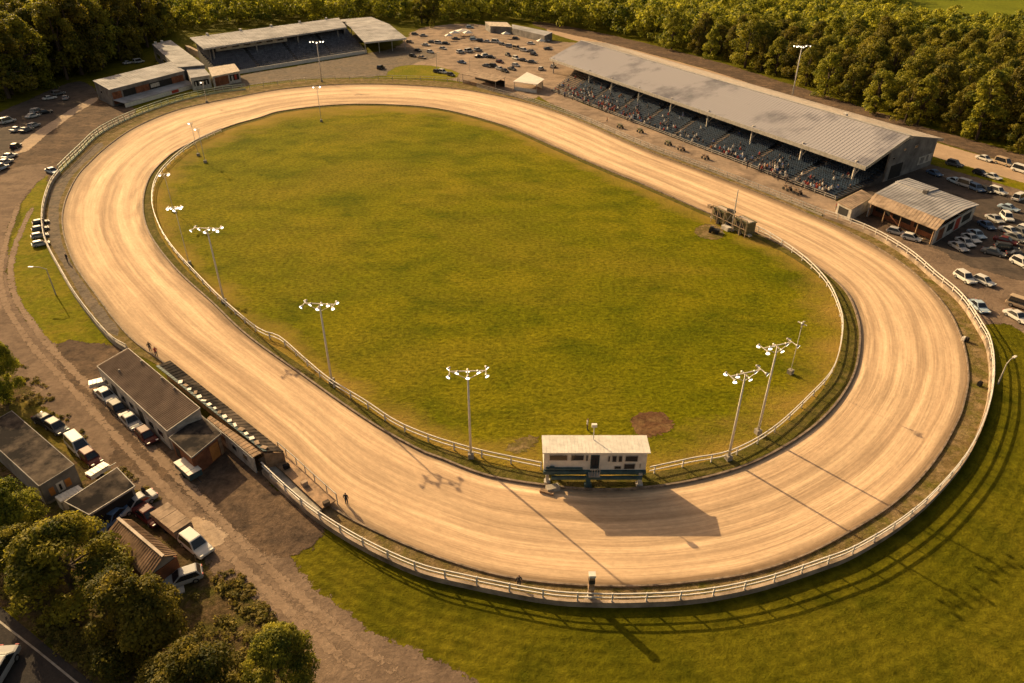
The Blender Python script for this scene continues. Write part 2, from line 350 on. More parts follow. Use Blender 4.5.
# ------------------------------------------------------------------ curves on the ground
def spline(pts, step=1.0, closed=False, z=0.0):
    P = [at(*p) if not isinstance(p, Vector) else p for p in pts]; n = len(P); out = []
    rngk = range(n if closed else n-1)
    for i in rngk:
        g = (lambda j: P[j % n]) if closed else (lambda j: P[max(0, min(n-1, j))])
        p0, p1, p2, p3 = g(i-1), g(i), g(i+1), g(i+2)
        k = max(2, int((p2-p1).length/step))
        for j in range(k):
            t = j/k
            out.append(.5*((2*p1)+(p2-p0)*t+(2*p0-5*p1+4*p2-p3)*t*t+(3*p1-p0-3*p2+p3)*t**3))
    if not closed: out.append(P[-1])
    for o in out: o.z = z
    return out
def structure(o): o['kind'] = 'structure'; return o
def sheet(name, pts, z, mat, rough=.6, kind='structure', smooth=True):
    """a flat patch of ground with a slightly ragged edge"""
    L = spline(pts, 1.2, True) if smooth else [at(*p) for p in pts]
    if rough:
        for i, p in enumerate(L):
            p.x += rng.normal()*rough*.35 + math.sin(i*.35)*rough*.4; p.y += rng.normal()*rough*.35 + math.cos(i*.27)*rough*.4
    me = bpy.data.meshes.new(name)
    from mathutils.geometry import tessellate_polygon
    vs = [(p.x, p.y, z) for p in L]
    tris = tessellate_polygon([[Vector(v) for v in vs]])
    fs = []
    for t in tris:
        a, b, c = (Vector(vs[i]) for i in t)
        fs.append(t if (b-a).cross(c-a).z > 0 else t[::-1])
    fade = [0.0]*len(vs)
    if rough > .15:
        n = len(vs); ar = sum(vs[i][0]*vs[(i+1) % n][1]-vs[(i+1) % n][0]*vs[i][1] for i in range(n)); sg = 1 if ar > 0 else -1
        w = .5+rough*1.0; out = []
        for i in range(n):
            a, c = Vector(vs[i-3]), Vector(vs[(i+3) % n]); d = (c-a); d.z = 0; d.normalize(); nn = Vector((d.y, -d.x, 0))*sg*w
            out.append((vs[i][0]+nn.x, vs[i][1]+nn.y, z-.003-.002*(i % 2)))
        fs += [(i, n+i, n+(i+1) % n, (i+1) % n) if sg > 0 else (i, (i+1) % n, n+(i+1) % n, n+i) for i in range(n)]
        vs += out; fade = [.02]*n+[1.0]*n
    me.from_pydata(vs, [], fs); me.materials.append(mat)
    at_ = me.attributes.new('fade', 'FLOAT', 'POINT'); at_.data.foreach_set('value', fade); me.update()
    o = bpy.data.objects.new(name, me); COL.objects.link(o); o['kind'] = kind
    return o

IN = [(143.4,201),(148.6,180.5),(159,166),(177,151),(205,137),(232,126),(260,118),(282,111.5),(334,105.5),(385,105),(440,109.5),(502,125.5),(554,147),(580,158.6),(618,175),(644,185.5),(708,213.7),(750,231),(790,251),(825,273),(846,293),(857,318),(859.6,343),(853,376),(832,409),(799,438),(751.5,464),(700,480),(649,488.5),(604,491),(558,488),(490.5,477.5),(440,459),(415.7,449),(365.6,420),(300,374),(246,335),(212.6,303.4),(179,272.7),(156,244.5),(145.5,223)]
OUT = [(63.5,229),(65.3,203.5),(77,178),(90,163),(110,145),(138,126.5),(179,110),(231,98.6),(282,89.5),(334,85),(385,84.5),(440,87.5),(477,92),(528,103.5),(579,121),(644,149.6),(708,174),(772,199),(800,211),(851,234),(902.5,265),(940,301),(959,335),(967,372),(963,402),(954,426),(931,464),(894.3,502),(843,535),(799,557),(750,573),(700,581),(642,586),(575,585),(507,577),(440,558),(373,530),(327,503),(281,456),(250,430),(210,398),(164,363),(128,335),(97.3,296),(74.3,262.5)]
APR = [(46,241),(44,212),(51,187),(72,162),(102,133),(138,114),(179,101),(218,92.5),(277,84),(321,79.5),(385,79),(440,81.5),(477,86),(528,101),(579,118.5),(644,147),(708,170.5),(772,195.5),(823,217),(877,239),(907.6,258),(933,280),(959,303),(979,333),(987,348),(990,378),(985,414),(966,458),(933,499),(897,530),(853,557),(821,570),(760,590),(700,602),(642,606),(541,602),(460,586),(415,574),(362,549),(316,520),(275,485),(257,455),(205,405),(160,367),(130,352),(110,341),(82,306),(64,277)]
NA = 900
def polar(loop, c):
    P = spline(loop, 1.0, True); a = np.array([math.atan2(p.y-c.y, p.x-c.x) for p in P]); r = np.array([math.hypot(p.x-c.x, p.y-c.y) for p in P])
    o = np.argsort(a); a, r = a[o], r[o]
    th = np.linspace(-math.pi, math.pi, NA, endpoint=False)
    return th, np.interp(th, np.r_[a-2*math.pi, a, a+2*math.pi], np.r_[r, r, r])
ctr = Vector((-8, 112, 0))
th, r_in = polar(IN, ctr); _, r_out = polar(OUT, ctr); _, r_ap = polar(APR, ctr); r_ap = np.maximum(r_ap, r_out+.35)
def ring(name, r0, r1, z, mat, nv=6, zf=None):
    t = np.linspace(0, 1, nv+1); rr = r0[:, None]*(1-t)+r1[:, None]*t
    x = ctr.x+rr*np.cos(th)[:, None]; y = ctr.y+rr*np.sin(th)[:, None]
    zz = np.full_like(x, z) if zf is None else z+zf(t)[None, :]*np.ones_like(x)
    v = np.stack([x, y, zz], -1).reshape(-1, 3); n = nv+1
    f = [(i*n+j, i*n+j+1, ((i+1) % NA)*n+j+1, ((i+1) % NA)*n+j) for i in range(NA) for j in range(nv)]
    me = bpy.data.meshes.new(name); me.from_pydata(v.tolist(), [], f); me.materials.append(mat)
    mid = np.stack([x[:, nv//2], y[:, nv//2]], -1); s = np.r_[0, np.cumsum(np.linalg.norm(np.roll(mid, -1, 0)-mid, axis=1))]
    uv = me.uv_layers.new(name='UVMap'); u2 = me.uv_layers.new(name='Across'); A = []; B = []
    for i in range(NA):
        for j in range(nv):
            for (q, e) in ((0, 0), (0, 1), (1, 1), (1, 0)):
                A += [s[i+q], t[j+e]*11.5]; B += [t[j+e], 0]
    uv.data.foreach_set('uv', A); u2.data.foreach_set('uv', B)
    RL_ = s[-1]/(2*math.pi); ph = s[:NA]/s[-1]*2*math.pi; lap = np.stack([np.repeat(np.cos(ph)*RL_, n), np.repeat(np.sin(ph)*RL_, n), np.tile(t*11.5, NA)], -1)
    la = me.attributes.new('lap', 'FLOAT_VECTOR', 'POINT'); la.data.foreach_set('vector', lap.ravel().tolist()); me.update()
    o = bpy.data.objects.new(name, me); COL.objects.link(o); return structure(o)
def loop_pts(r, z=0): return [Vector((ctr.x+a*math.cos(t), ctr.y+a*math.sin(t), z)) for t, a in zip(th, r)]

# ground to the horizon
g = MB(); g.add([(-3000,-400,0),(3000,-400,0),(3000,5000,0),(-3000,5000,0)], [(0,1,2,3)]); structure(g.build('ground', M['ground']))
ring('dirt_track', r_in, r_out, .06, M['track'], 12)
_ol = ring('outer_lawn', r_ap-.2, r_ap+30, .012, M['lawn'], 10)
import bmesh
_bm = bmesh.new(); _bm.from_mesh(_ol.data)
bmesh.ops.delete(_bm, geom=[f for f in _bm.faces if not -1.70 < math.atan2(f.calc_center_median().y-ctr.y, f.calc_center_median().x-ctr.x) < -.13], context='FACES')
_bm.to_mesh(_ol.data); _bm.free()
_fa = _ol.data.attributes.new('fade', 'FLOAT', 'POINT')
_fa.data.foreach_set('value', [min(1, max(0, (math.hypot(v.co.x-ctr.x, v.co.y-ctr.y)-float(np.interp(math.atan2(v.co.y-ctr.y, v.co.x-ctr.x), th, r_ap))-18)/12)) for v in _ol.data.vertices])
ring('track_verge', r_out, r_ap, .05, M['verge'], 4)
ring('infield', r_in*.004, r_in, .07, M['infield'], 30)
ring('inner_verge', r_in-np.clip((r_in-20)*.05, .9, 2.2), r_in-.02, .085, M['verge'] if False else ground_mat('verge_turf', [(.10,.088,.018), (.15,.115,.04), (.07,.07,.012)], (.4, .9), fine=2.5, bump=.9, finevar=.4), 3)
kb = MB(); L = loop_pts(r_in); kb.sweep(L+[L[0]], .22, 0, .28); tag(kb.build('track_kerb', M['kerb']), 'low weathered board kerb along the inner edge of the dirt track', 'kerb')
kb = MB(); L = loop_pts(r_out+.1); kb.sweep(L+[L[0]], .16, 0, .22); tag(kb.build('track_kerb', M['kerb']), 'low dark board kerb along the outer edge of the dirt track', 'kerb')

# patches of ground
sheet('service_road', [(48,168),(30,190),(12,212),(4,245),(8,290),(20,315),(45,342),(80,372),(105,395),(165,440),(215,475),(262,520),(280,552),(294,578),(350,620),(408,651),(466,684),(478,720),(330,720),(318,662),(275,607),(232,575),(185,535),(143,498),(114,468),(94,443),(68,420),(42,397),(4,352),(-40,290),(-30,200),(0,175),(30,165)], .03, M['dirt'], .5)
sheet('dirt_yard', [(0,160),(20,138),(55,118),(95,98),(130,108),(128,118),(98,132),(66,160),(48,180),(20,200),(-20,230),(-30,180)], .02, M['darkdirt'])
sheet('car_park', [(-30,110),(0,112),(40,95),(75,82),(92,88),(95,100),(60,122),(25,150),(0,165),(-30,175)], .022, M['lot'])
sheet('concrete_path', [(16,149),(40,130),(68,112),(92,98.5),(96,101),(74,114),(48,133),(24,152)], .04, M['path'], .2)
sheet('gutter_apron', [(52,187),(73,165),(96,144),(104,146),(84,164),(70,180),(60,202),(60,230),(70,262),(92,294),(118,330),(110,334),(84,300),(66,270),(50,240),(48,212)], .058, M['gutter'], .15)
sheet('pit_yard', [(115,455),(165,445),(200,440),(232,440),(258,462),(264,482),(300,515),(314,535),(284,552),(262,548),(230,520),(180,478),(140,468)], .034, M['darkdirt'], .7)
sheet('pit_yard', [(60,345),(105,348),(125,352),(150,440),(170,470),(120,440),(95,400),(70,372)], .033, M['darkdirt'], .6)
sheet('weedy_bank', [(60,480),(110,470),(150,500),(185,537),(235,577),(277,612),(318,664),(330,720),(90,720),(60,640),(-30,560),(-30,470),(20,480)], .02, M['weeds'], .8)
sheet('weedy_bank', [(-20,340),(20,360),(60,400),(100,455),(120,480),(60,500),(-30,420)], .021, M['weeds'], .6)
sheet('bare_patch', [(196,520),(206,524),(222,538),(214,545),(203,536),(190,526)], .05, M['path'], .3)
sheet('grass_patch', [(12,404),(38,401),(64,423),(92,448),(112,474),(92,474),(60,448),(30,424)], .022, M['dryturf'], .5)
sheet('corner_road', [(-40,590),(0,608),(45,645),(92,684),(120,720),(-40,760)], .03, M['asphalt'], .1, smooth=False)
for w0, nm in (((0,619),(34,645)), ((38,648),(80,684))): pass
mk = MB(); a = [at(-20,606), at(0,622), at(40,653), at(78,684), at(100,704)]
mk.sweep([Vector((p.x,p.y,.04)) for p in a], .14, 0, .004); tag(mk.build('road_marking', M['concrete']), None, None, None, 'structure')
# dirt around the far stand, the far car park and the front of the big stand
sheet('far_car_park', [(386,62),(404,42),(418,30),(438,26),(470,24),(508,30),(545,40),(600,46),(612,60),(604,78),(556,92),(530,98),(500,92),(478,84),(450,79),(420,77),(392,74)], .02, M['tan'], 1.5)
sheet('stand_forecourt', [(215,90),(240,76),(300,66),(362,55),(402,48),(432,52),(430,58),(404,66),(388,74),(350,77),(300,79),(262,83)], .025, M['gutter'], 1.2)
sheet('grass_strip', [(388,77),(400,66.5),(430,66),(455,72),(452,78.5),(420,78)], .032, M['turf'], .5)
sheet('trackside_walk', [(540,96),(553,89),(585,105),(657,128),(693,142),(739,160),(777,176),(826,196),(850,214),(868,232),(840,220),(772,193),(708,168),(644,144.5),(579,116)], .034, M['tan'], .2)
sheet('car_park', [(868,190),(905,168),(935,158),(975,175),(1060,205),(1080,300),(1020,288),(975,270),(945,258),(930,250),(900,228)], .022, M['lot'], .8)
sheet('dirt_yard', [(852,214),(870,205),(900,222),(925,236),(905,241),(868,231)], .024, M['darkdirt'], .3)
sheet('dirt_yard', [(868,231),(905,240),(935,250),(960,262),(1000,277),(1060,295),(1060,340),(1005,322),(985,325),(965,303),(935,276),(905,254)], .026, M['dirt'], .6)
sheet('frontage_road', [(600,52),(700,86),(800,120),(920,168),(985,189),(1060,213),(1060,202),(985,180),(925,160),(800,112),(700,78),(600,46)], .03, M['dirt'], .3)
sheet('highway', [(560,36),(700,74),(800,108),(920,153),(985,171),(1060,193),(1060,177),(985,157),(930,141),(800,100.5),(700,68),(560,31)], .04, M['highway'], .2)
sheet('rail_bed', [(540,27),(600,41),(700,67),(800,100),(930,139),(1060,175),(1060,165),(930,129),(800,88),(700,57.5),(600,33),(540,22)], .045, M['darkdirt'], .5)
sheet('grass_strip', [(915,159),(985,179),(1060,201),(1060,194.5),(985,172.5),(920,154)], .05, M['turf'], .25)
sheet('far_field', [(884,5),(900,-2),(940,-3),(1060,-3),(1060,34),(1010,30),(940,26),(890,20)], .05, M['field'], 2)
sheet('grass_patch', [(18,232),(30,195),(46,176),(42,205),(44,240),(60,274),(80,304),(106,338),(112,346),(90,352),(62,345),(34,325),(16,290),(10,255)], .025, M['turf'], .5)
sheet('bare_patch', [(634,424),(640,417),(652,415),(664,418),(669,425),(662,432),(650,434),(639,431)], .082, M['soil'], .35)
for q in ([(700,230),(708,226),(718,229),(719,237),(708,238),(700,235)], [(536,441),(524,449),(512,450),(520,441)]):
    BPZ = globals().get('BPZ', .086)+.004; sheet('bare_patch', q, BPZ, M['verge'], .5)

def strip(name, pts, w, z, mat):
    P = spline(pts, 1.5); vs = []; fs = []; fd = []
    for i, p in enumerate(P):
        d = P[min(i+1, len(P)-1)]-P[max(i-1, 0)]; d.normalize(); n = Vector((-d.y, d.x, 0)); k = w*(.8+.4*rng.random())
        end = min(1, min(i, len(P)-1-i)/6)
        for o, f in ((-1, 1.0), (-.35, .25), (.35, .25), (1, 1.0)): vs.append((p.x+n.x*o*k, p.y+n.y*o*k, z)); fd.append(max(f, 1-end))
    for i in range(len(P)-1):
        for k in range(3): fs.append((i*4+k, i*4+4+k, i*4+5+k, i*4+1+k))
    me = bpy.data.meshes.new(name); me.from_pydata(vs, [], fs); me.materials.append(mat)
    a = me.attributes.new('fade', 'FLOAT', 'POINT'); a.data.foreach_set('value', fd); me.update()
    o = bpy.data.objects.new(name, me); COL.objects.link(o); return structure(o)
for k, q in enumerate(([(20,200),(4,250),(2,292),(24,335),(56,372),(90,408),(140,462),(195,520),(246,572),(300,622),(356,672),(400,710)], [(34,204),(14,250),(13,290),(38,332),(72,370),(106,402),(154,452),(206,505),(262,562),(320,614),(384,664),(430,700)])):
    strip('wheel_track', q, .75, .040+.004*k, M['ruts'])

# ------------------------------------------------------------------ rails and fences
def along(path, step):
    d = 0; out = []; nxt = 0
    for a, b in zip(path, path[1:]):
        l = (b-a).length
        while nxt <= d+l and l > 0:
            out.append((a.lerp(b, (nxt-d)/l), (b-a).normalized())); nxt += step
        d += l
    return out
def fence(name, pts, label, mat, rails, h, step, cat='fence', postw=.12, wall=None, wallmat=None, panel=None):
    path = spline(pts, 1.0); base = path[0].copy()
    t = thing(name, label, cat, base)
    for k, (z, hh) in enumerate(rails):
        m = MB(); m.sweep(path, .09, z-hh/2, z+hh/2); m.build('rail', mat, t)
    if wall:
        m = MB(); m.sweep(path, .3, -.05, wall); m.build('plinth', wallmat or M['concrete'], t)
    if panel:
        m = MB(); m.sweep(path, .05, panel[0], panel[1]); m.build('mesh_panel', panel[2], t)
    pb = MB(); pb.box((0,0,h/2-.03), (postw, postw, h+.06)); first = None
    ps = along(path, step)[:100]
    for p, d in ps:
        if first is None:
            first = pb.build('post', mat, t, local=True); o = first
        else:
            o = first.copy(); COL.objects.link(o)
        o.parent = t; o.location = p-base; o.rotation_euler = (0, 0, math.atan2(d.y, d.x))
    return t
INR = [(744,227),(765,236),(800,259.5),(825,285),(838,312),(841,336),(832,373),(806.5,403),(770,436),(729.6,458),(690,466),(649,475)]
fence('inner_rail', INR, 'white two-rail inner track rail curving round the right-hand end of the infield', M['white'], ((1.05,.14),(.55,.1)), 1.05, 3.2)
INL = [(541,470.5),(500,462),(470,455),(431,443),(396.5,428),(365,407),(331,386),(308,367),(280.5,343),(260,335),(225,306),(200,281),(174,252),(160,229),(153,205),(157,182),(172,163),(195,145),(222,132)]
fence('inner_rail', INL, 'white two-rail inner track rail running along the left side of the infield', M['white'], ((1.05,.14),(.55,.1)), 1.05, 3.2)
F1 = [(823,217.5),(850,227),(877,239),(907.6,258),(933,280),(959,303),(979,333),(987,350),(990,378),(985,414),(966,458),(933,499),(897,530),(853,557),(821,570),(760,590),(700,602),(642,606),(590,606),(541,602),(460,586),(415,574),(362,549),(316,520),(285,494),(264,474)]
fence('outer_rail', F1, 'long white three-rail outer fence on a concrete footing round the near bend', M['white'], ((1.52,.12),(1.08,.1)), 1.6, 2.8, wall=.62, wallmat=M['plinth'])
F2 = [(128,352),(110,340),(82,306),(64,277),(46,241),(44,212),(51,187),(60,174)]
fence('barrier_wall', F2, 'low grey barrier wall with a pale top rail on the left bend', M['offwhite'], ((1.15,.12),), 1.15, 3, wall=.75, wallmat=M['concrete'])
F2b = [(60,174),(80,154),(102,134),(138,116),(179,102),(218,93.5),(246,90)]
fence('green_fence', F2b, 'faded green railing along the far left bend below the clubhouse', M['palegreen'], ((1.9,.14),(1.3,.1),(.7,.1)), 1.9, 3, panel=(.1,.45,M['palegreen']))
F2c = [(250,89.5),(277,85.5),(321,81),(385,80),(440,81.5),(470,85)]
fence('far_rail', F2c, 'thin pale post and rail fence along the far end of the track', M['offwhite'], ((1.5,.08),(.8,.07)), 1.5, 5)
F3 = [(477,87),(500,93.5),(528,101),(579,118.5),(644,146.5),(708,170.5),(772,195.5),(822,216)]
fence('safety_fence', F3, 'grey steel safety barrier in front of the long grandstand', M['steel'], ((1.15,.16),(.65,.16)), 1.25, 3, wall=.3)

# ------------------------------------------------------------------ floodlight masts
def mast(px, py, h, label, ang=0., lamps=8, arm=1.75, name='floodlight_mast', r0=.145, lit=True, lean=0):
    t = thing(name, label, 'floodlight', at(px, py), ang)
    b = MB(); b.box((0,0,.3), (.6,.6,.7)); b.build('base', M['concrete'], t, local=True)
    s = MB(); s.tube([(0,0,.3),(0,0,h*.5),(0,0,h)], [r0, r0*.8, r0*.55], 10); s.build('shaft', M['white'], t, local=True, smooth=True)
    c = MB(); z = h-.1
    c.beam((-arm,0,z+.25), (arm,0,z+.25), .08); e = min(.7, arm*.4); c.beam((-arm,-e,z+.25), (-arm,e,z+.25), .06); c.beam((arm,-e,z+.25), (arm,e,z+.25), .06)
    c.beam((-arm*.9,0,z+.2), (0,0,z-.7), .05); c.beam((arm*.9,0,z+.2), (0,0,z-.7), .05); c.beam((0,-.6,z+.05), (0,.6,z+.05), .1)
    c.build('crossarm', M['white'], t, local=True)
    spots = [(-arm,-e),(-arm,e),(arm,-e),(arm,e),(-arm*.55,0),(arm*.55,0),(0,-.6),(0,.6)][:lamps]
    for x, y in spots:
        zz = z+.25 if abs(x) > .1 else z+.05
        d = Vector((x*.25, -.55-abs(y)*.2 if y <= 0 else -.35, -.35)).normalized(); c0 = Vector((x, y, zz))
        lm = MB(); lm.tube([c0-d*.1, c0+d*.03, c0+d*.24], [.07, .13, .22], 10); lp = lm.build('lamp', M['steel'], t, local=True, smooth=True)
        le = MB(); le.tube([c0+d*.245, c0+d*.255], [.2, .2], 10); le.build('lens', M['lens'] if lit else M['offwhite'], lp, local=True)
    return t
MASTS = [(224.5,303,11.5,'white floodlight mast by the inner rail, furthest up the left straight',-.05),
 (332,383,10.7,'white floodlight mast at the inner rail across the track from the pit building',-.1),
 (471,458,10.7,'white floodlight mast at the inner rail just left of the stilted judges box',.05),
 (728,460,10.7,'grey floodlight mast at the inner rail, shorter of the pair right of the judges box',.35),
 (757.5,434,11.2,'white floodlight mast standing on the grass, taller of the pair right of the judges box',.35)]
for x, y, h, l, a in MASTS: mast(x, y, h, l, a)
mast(189.5, 265, 9.7, 'thin floodlight mast with a tight lamp cluster at the left bend of the inner rail', .2, 8, .9, r0=.07)
mast(174, 212, 7.3, 'thin floodlight mast furthest round the left bend of the inner rail', .2, 4, .7, r0=.06)
mast(322, 82, 12.9, 'tall floodlight mast outside the track in front of the far slate-seated stand', .1, 8, 2.0, r0=.2)
mast(321.5, 122, 9.3, 'slim pole mast on the infield grass at the far end of the track', .1, 4, .8, r0=.09)
mast(205.5, 163, 7.7, 'slim pole mast on the infield grass near the far left bend', .1, 2, .5, r0=.08)
mast(198.5, 156, 7.6, 'bare slim pole beside the kerb of the far left bend', .1, 2, .4, r0=.06)
mast(207, 103, 6, 'small pale lamp pole at the green railing on the far left bend', .1, 2, .4, r0=.08)
mast(790, 107, 17, 'tall floodlight mast rising behind the long grandstand roof', .2, 8, 2.0, r0=.2)
mast(790, 374, 7.2, 'thin bare pole on the infield grass behind the pair of masts', .6, 1, .3, r0=.05, lit=False)
def street_lamp(px, py, h, label, ang, reach=2.0):
    t = thing('street_lamp', label, 'street lamp', at(px, py), ang)
    s = MB(); s.tube([(0,0,-.05),(0,0,h)], [.1,.06], 8); s.build('pole', M['offwhite'], t, local=True)
    a = MB(); a.tube([(0,0,h-.05),(reach*.5,0,h+.3),(reach,0,h+.3)], .05, 6); a.build('arm', M['offwhite'], t, local=True)
    l = MB(); l.box((reach+.25,0,h+.28),(.7,.28,.16)); l.build('lamp_head', M['white'], t, local=True)
street_lamp(56, 295, 4.3, 'leaning white street lamp with a bent arm on the grass left of the track', math.pi, 1.9)
street_lamp(99, 52, 5, 'small street lamp at the wood behind the clubhouse', 0, .6)
street_lamp(998, 384, 3.0, 'short white lamp post on the dark grass outside the right bend', .6, 1.4)
street_lamp(470, 73, 5, 'thin lamp post beside the tan canopy in the far car park', 0, .6)
street_lamp(437, 72, 6.5, 'thin pale lamp post on the dirt between far stand and far car park', 0, .6)

# ------------------------------------------------------------------ buildings
def V3(p): return at(*p)
def inset(poly, k):
    c = sum((Vector((p.x,p.y,0)) for p in poly), Vector())/len(poly)
    out = []
    for p in poly:
        d = Vector((p.x,p.y,0))-c; l = d.length; d = c+d*max(0, (l-k)/l); d.z = p.z; out.append(d)
    return out
def shed(name, label, cat, roof4, wallmat, roofmat, ribs=14, over=.35, t=.15, walls=(0,1,2,3), extra=None, fasc=None):
    """single-slope building from its four roof corners (x, y, height): a-b front eave, c-d upper edge"""
    P = [at(*p) for p in roof4]; c = sum(P, Vector())/4; base = Vector((c.x, c.y, 0))
    T = thing(name, label, cat, base)
    m = MB(); m.slab(*P, t=t, ribs=ribs); m.build('roof', roofmat, T)
    Q = inset(P, over); m = MB()
    for i in walls:
        a, b = Q[i], Q[(i+1) % 4]; m.wall(a, b, a.z-t-.01, b.z-t-.01, .2)
    if walls: m.build('wall', wallmat, T)
    if fasc:
        m = MB()
        for i in range(4):
            a, b = P[i]+Vector((0,0,-t*.5)), P[(i+1) % 4]+Vector((0,0,-t*.5)); m.beam(a, b, .07, t+.02)
        m.build('fascia', fasc, T)
    if extra: extra(T, Q)
    return T, P, Q
def win(T, a, b, f0, f1, z0, z1, mat='glass', name='window', frame='offwhite', out=.13):
    m = MB(); m.panel(a, b, f0, f1, z0, z1, out); w = m.build(name, M[frame], T)
    d = (f1-f0)*.08; h = (z1-z0)*.1
    g_ = MB(); g_.panel(a, b, f0+d, f1-d, z0+h, z1-h, out+.02, .03); g_.build('pane', M[mat], w)
def board(T, a, b, f0, f1, z0, z1, mat, name='board', out=.13):
    m = MB(); m.panel(a, b, f0, f1, z0, z1, out); m.build(name, M[mat], T)

# --- main grandstand
def main_stand():
    T = thing('grandstand', 'long grandstand with blue tiered seats under a weathered metal gable roof', 'grandstand', (50, 205, 0))
    ER, EL = at(866.5,166.4,5), at(550,58,5); RR, RL = at(910.5,135.7,8.8), Vector((26.3, 289, 8.8)); BR, BL = at(943.7,138.5,5.5), Vector((38.5, 306, 5.5))
    m = MB(); m.slab(ER, EL, RL, RR,   .22, 150, .06, .03); m.build('roof', M['roof'], T)
    m = MB(); m.slab(BL, BR, RR+Vector((.05,.05,-.012)), RL+Vector((.05,.05,-.012)), .22, 150, .06, .03); m.build('roof', M['rooflight'], T)  # rear slope's sunlit brightness is put into a paler roof colour
    f = MB(); f.beam(ER+Vector((-.1,-.1,-.42)), EL+Vector((-.1,-.1,-.42)), .14, .85); f.build('fascia', M['steel'], T)
    f = MB(); f.beam(ER+Vector((0,0,-.3)), RR+Vector((0,0,-.3)), .2, .62); f.beam(BR+Vector((0,0,-.3)), RR+Vector((0,0,-.3)), .2, .62); f.build('fascia', M['steel'], T)
    cp = MB(); cp.beam(RR+Vector((0,0,.05)), RL+Vector((0,0,.05)), .5, .1); cp.build('ridge_cap', M['steel'], T)
    # tiers
    FR, FL, KR, KL = at(836,199.5,.2), Vector((13,240,.2)), Vector((84.5,150.5,0)), Vector((27.5,283,0))
    N = 22; rows = []
    def rz(i): return .25 + (i*.05 if i < 12 else .60+(i-12)*.36)
    def pt(s, d): # s 0 right..1 left, d 0 front..1 rear
        a = FR.lerp(FL, s); b = KR.lerp(KL, s); return a.lerp(b, d)
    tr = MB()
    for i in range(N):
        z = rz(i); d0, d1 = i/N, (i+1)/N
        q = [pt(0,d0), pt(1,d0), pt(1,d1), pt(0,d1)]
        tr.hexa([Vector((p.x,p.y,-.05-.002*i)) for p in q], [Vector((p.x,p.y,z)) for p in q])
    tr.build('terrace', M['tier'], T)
    aisles = [0.0, .105, .215, .335, .45, .565, .68, .80, .915, 1.0]
    bays = list(zip(aisles, aisles[1:]))
    for i in range(N-1):
        st = MB(); z = rz(i); d = (i+.5)/N
        for bi, (s0, s1) in enumerate(bays):
            if bi == 8: continue
            a, b = pt(s0+.008, d), pt(s1-.008, d); n = int((b-a).length/.62); ang = math.atan2(b.y-a.y, b.x-a.x)
            for k in range(n):
                p = a.lerp(b, (k+.5)/n); st.box((p.x, p.y, z+.42), (.46,.42,.06), ang); 
                st.box((p.x+math.sin(ang)*-.2*-1, p.y-math.cos(ang)*.2*1, z+.66) if False else (p.x-math.sin(ang)*-.0+.17, p.y+.13, z+.64), (.46,.06,.44), ang)
        p, q = pt(0,d), pt(1,d); st.beam((p.x,p.y,z+.3), (q.x,q.y,z+.3), .12, .1)
        st.build('seat_row', M['seat'], T)
    for s in aisles[1:-1]:
        al = MB()
        for i in range(N-1):
            p = pt(s, (i+.5)/N); q = pt(s+.001, (i+.5)/N); ang = math.atan2(q.y-p.y, q.x-p.x); z = rz(i)
            al.box((p.x, p.y, z+.05), (.6, 1.05, .12+.002*(i % 2)), ang)
        al.build('aisle_stairs', M['aisle'], T)
    bs = MB()   # bare stepped benches in the open end bay
    for i in range(N-1):
        a, b = pt(.925, (i+.5)/N), pt(.995, (i+.5)/N); z = rz(i); bs.beam(a+Vector((0,0,z+.3-a.z)), b+Vector((0,0,z+.3-b.z)), .35, .08)
    bs.build('bench', M['wood'], T)
    # columns with raking struts
    for k, s in enumerate((.02, .125, .24, .36, .475, .59, .70, .80, .985)):
        top = ER.lerp(EL, s).lerp(RR.lerp(RL, s), .03); zb = .5
        c = MB(); c.beam((top.x, top.y, 0), (top.x, top.y, top.z+.25), .42, .42); c.beam((top.x, top.y, zb+1.6), Vector((top.x, top.y, 0)).lerp(Vector((*pt(s, .95).xy, 0)), .5)+Vector((0,0,5.9)), .2)
        c.build('column', M['offwhite'], T)
    # rear and end walls
    w = MB(); w.wall(KR, KL, 7.6, 7.6, .25); 
    e0, e1, e2 = at(878,184), at(900,175.5), at(925.4,166.4)
    w.build('rear_wall', M['wallgrey'], T)
    w = MB(); pR = KR.copy(); q = [Vector((79.3,146.2,0)), Vector((86.5,151.6,0)), Vector((95.6,158.3,0))]
    w.wall(q[0], q[1], 6.6, 8.3, .3); w.wall(q[1], q[2], 8.3, 6.0, .3); w.build('end_wall', M['wallgrey'], T)
    w = MB(); w.panel(q[0], q[1], .2, .75, .2, 3.2, .22); w.build('doorway', M['dark'], T)
    for f0, f1, z0, z1 in ((.15,.28,4.6,5.1),(.6,.7,5.8,6.3)): win(T, q[0], q[1], f0, f1, z0, z1, out=.22)
    win(T, q[1], q[2], .1, .22, 5.6, 6.2, out=.22)
    board(T, q[1], q[2], .42, .95, 1.2, 3.0, 'offwhite', 'sign_board', .22); board(T, q[1], q[2], .5, .62, 1.4, 2.7, 'wallgrey', 'sign_board', .26); board(T, q[1], q[2], .72, .8, 1.5, 2.8, 'wallgrey', 'sign_board', .26)
    rw = MB(); rw.wall(q[2], Vector((37.2,303.5,0)), 5.1, 5.1, .25); rw.build('back_wall', M['wallgrey'], T)
    fr = MB(); a, b = FR+Vector((-.3,-.25,0)), FL+Vector((-.3,-.25,0)); fr.beam(Vector((a.x,a.y,.9)), Vector((b.x,b.y,.9)), .07)
    fr.beam(Vector((a.x,a.y,.5)), Vector((b.x,b.y,.5)), .06)
    for k in range(45): p = a.lerp(b, k/44); fr.box((p.x,p.y,.45),(.07,.07,.9))
    fr.build('front_railing', M['offwhite'], T)
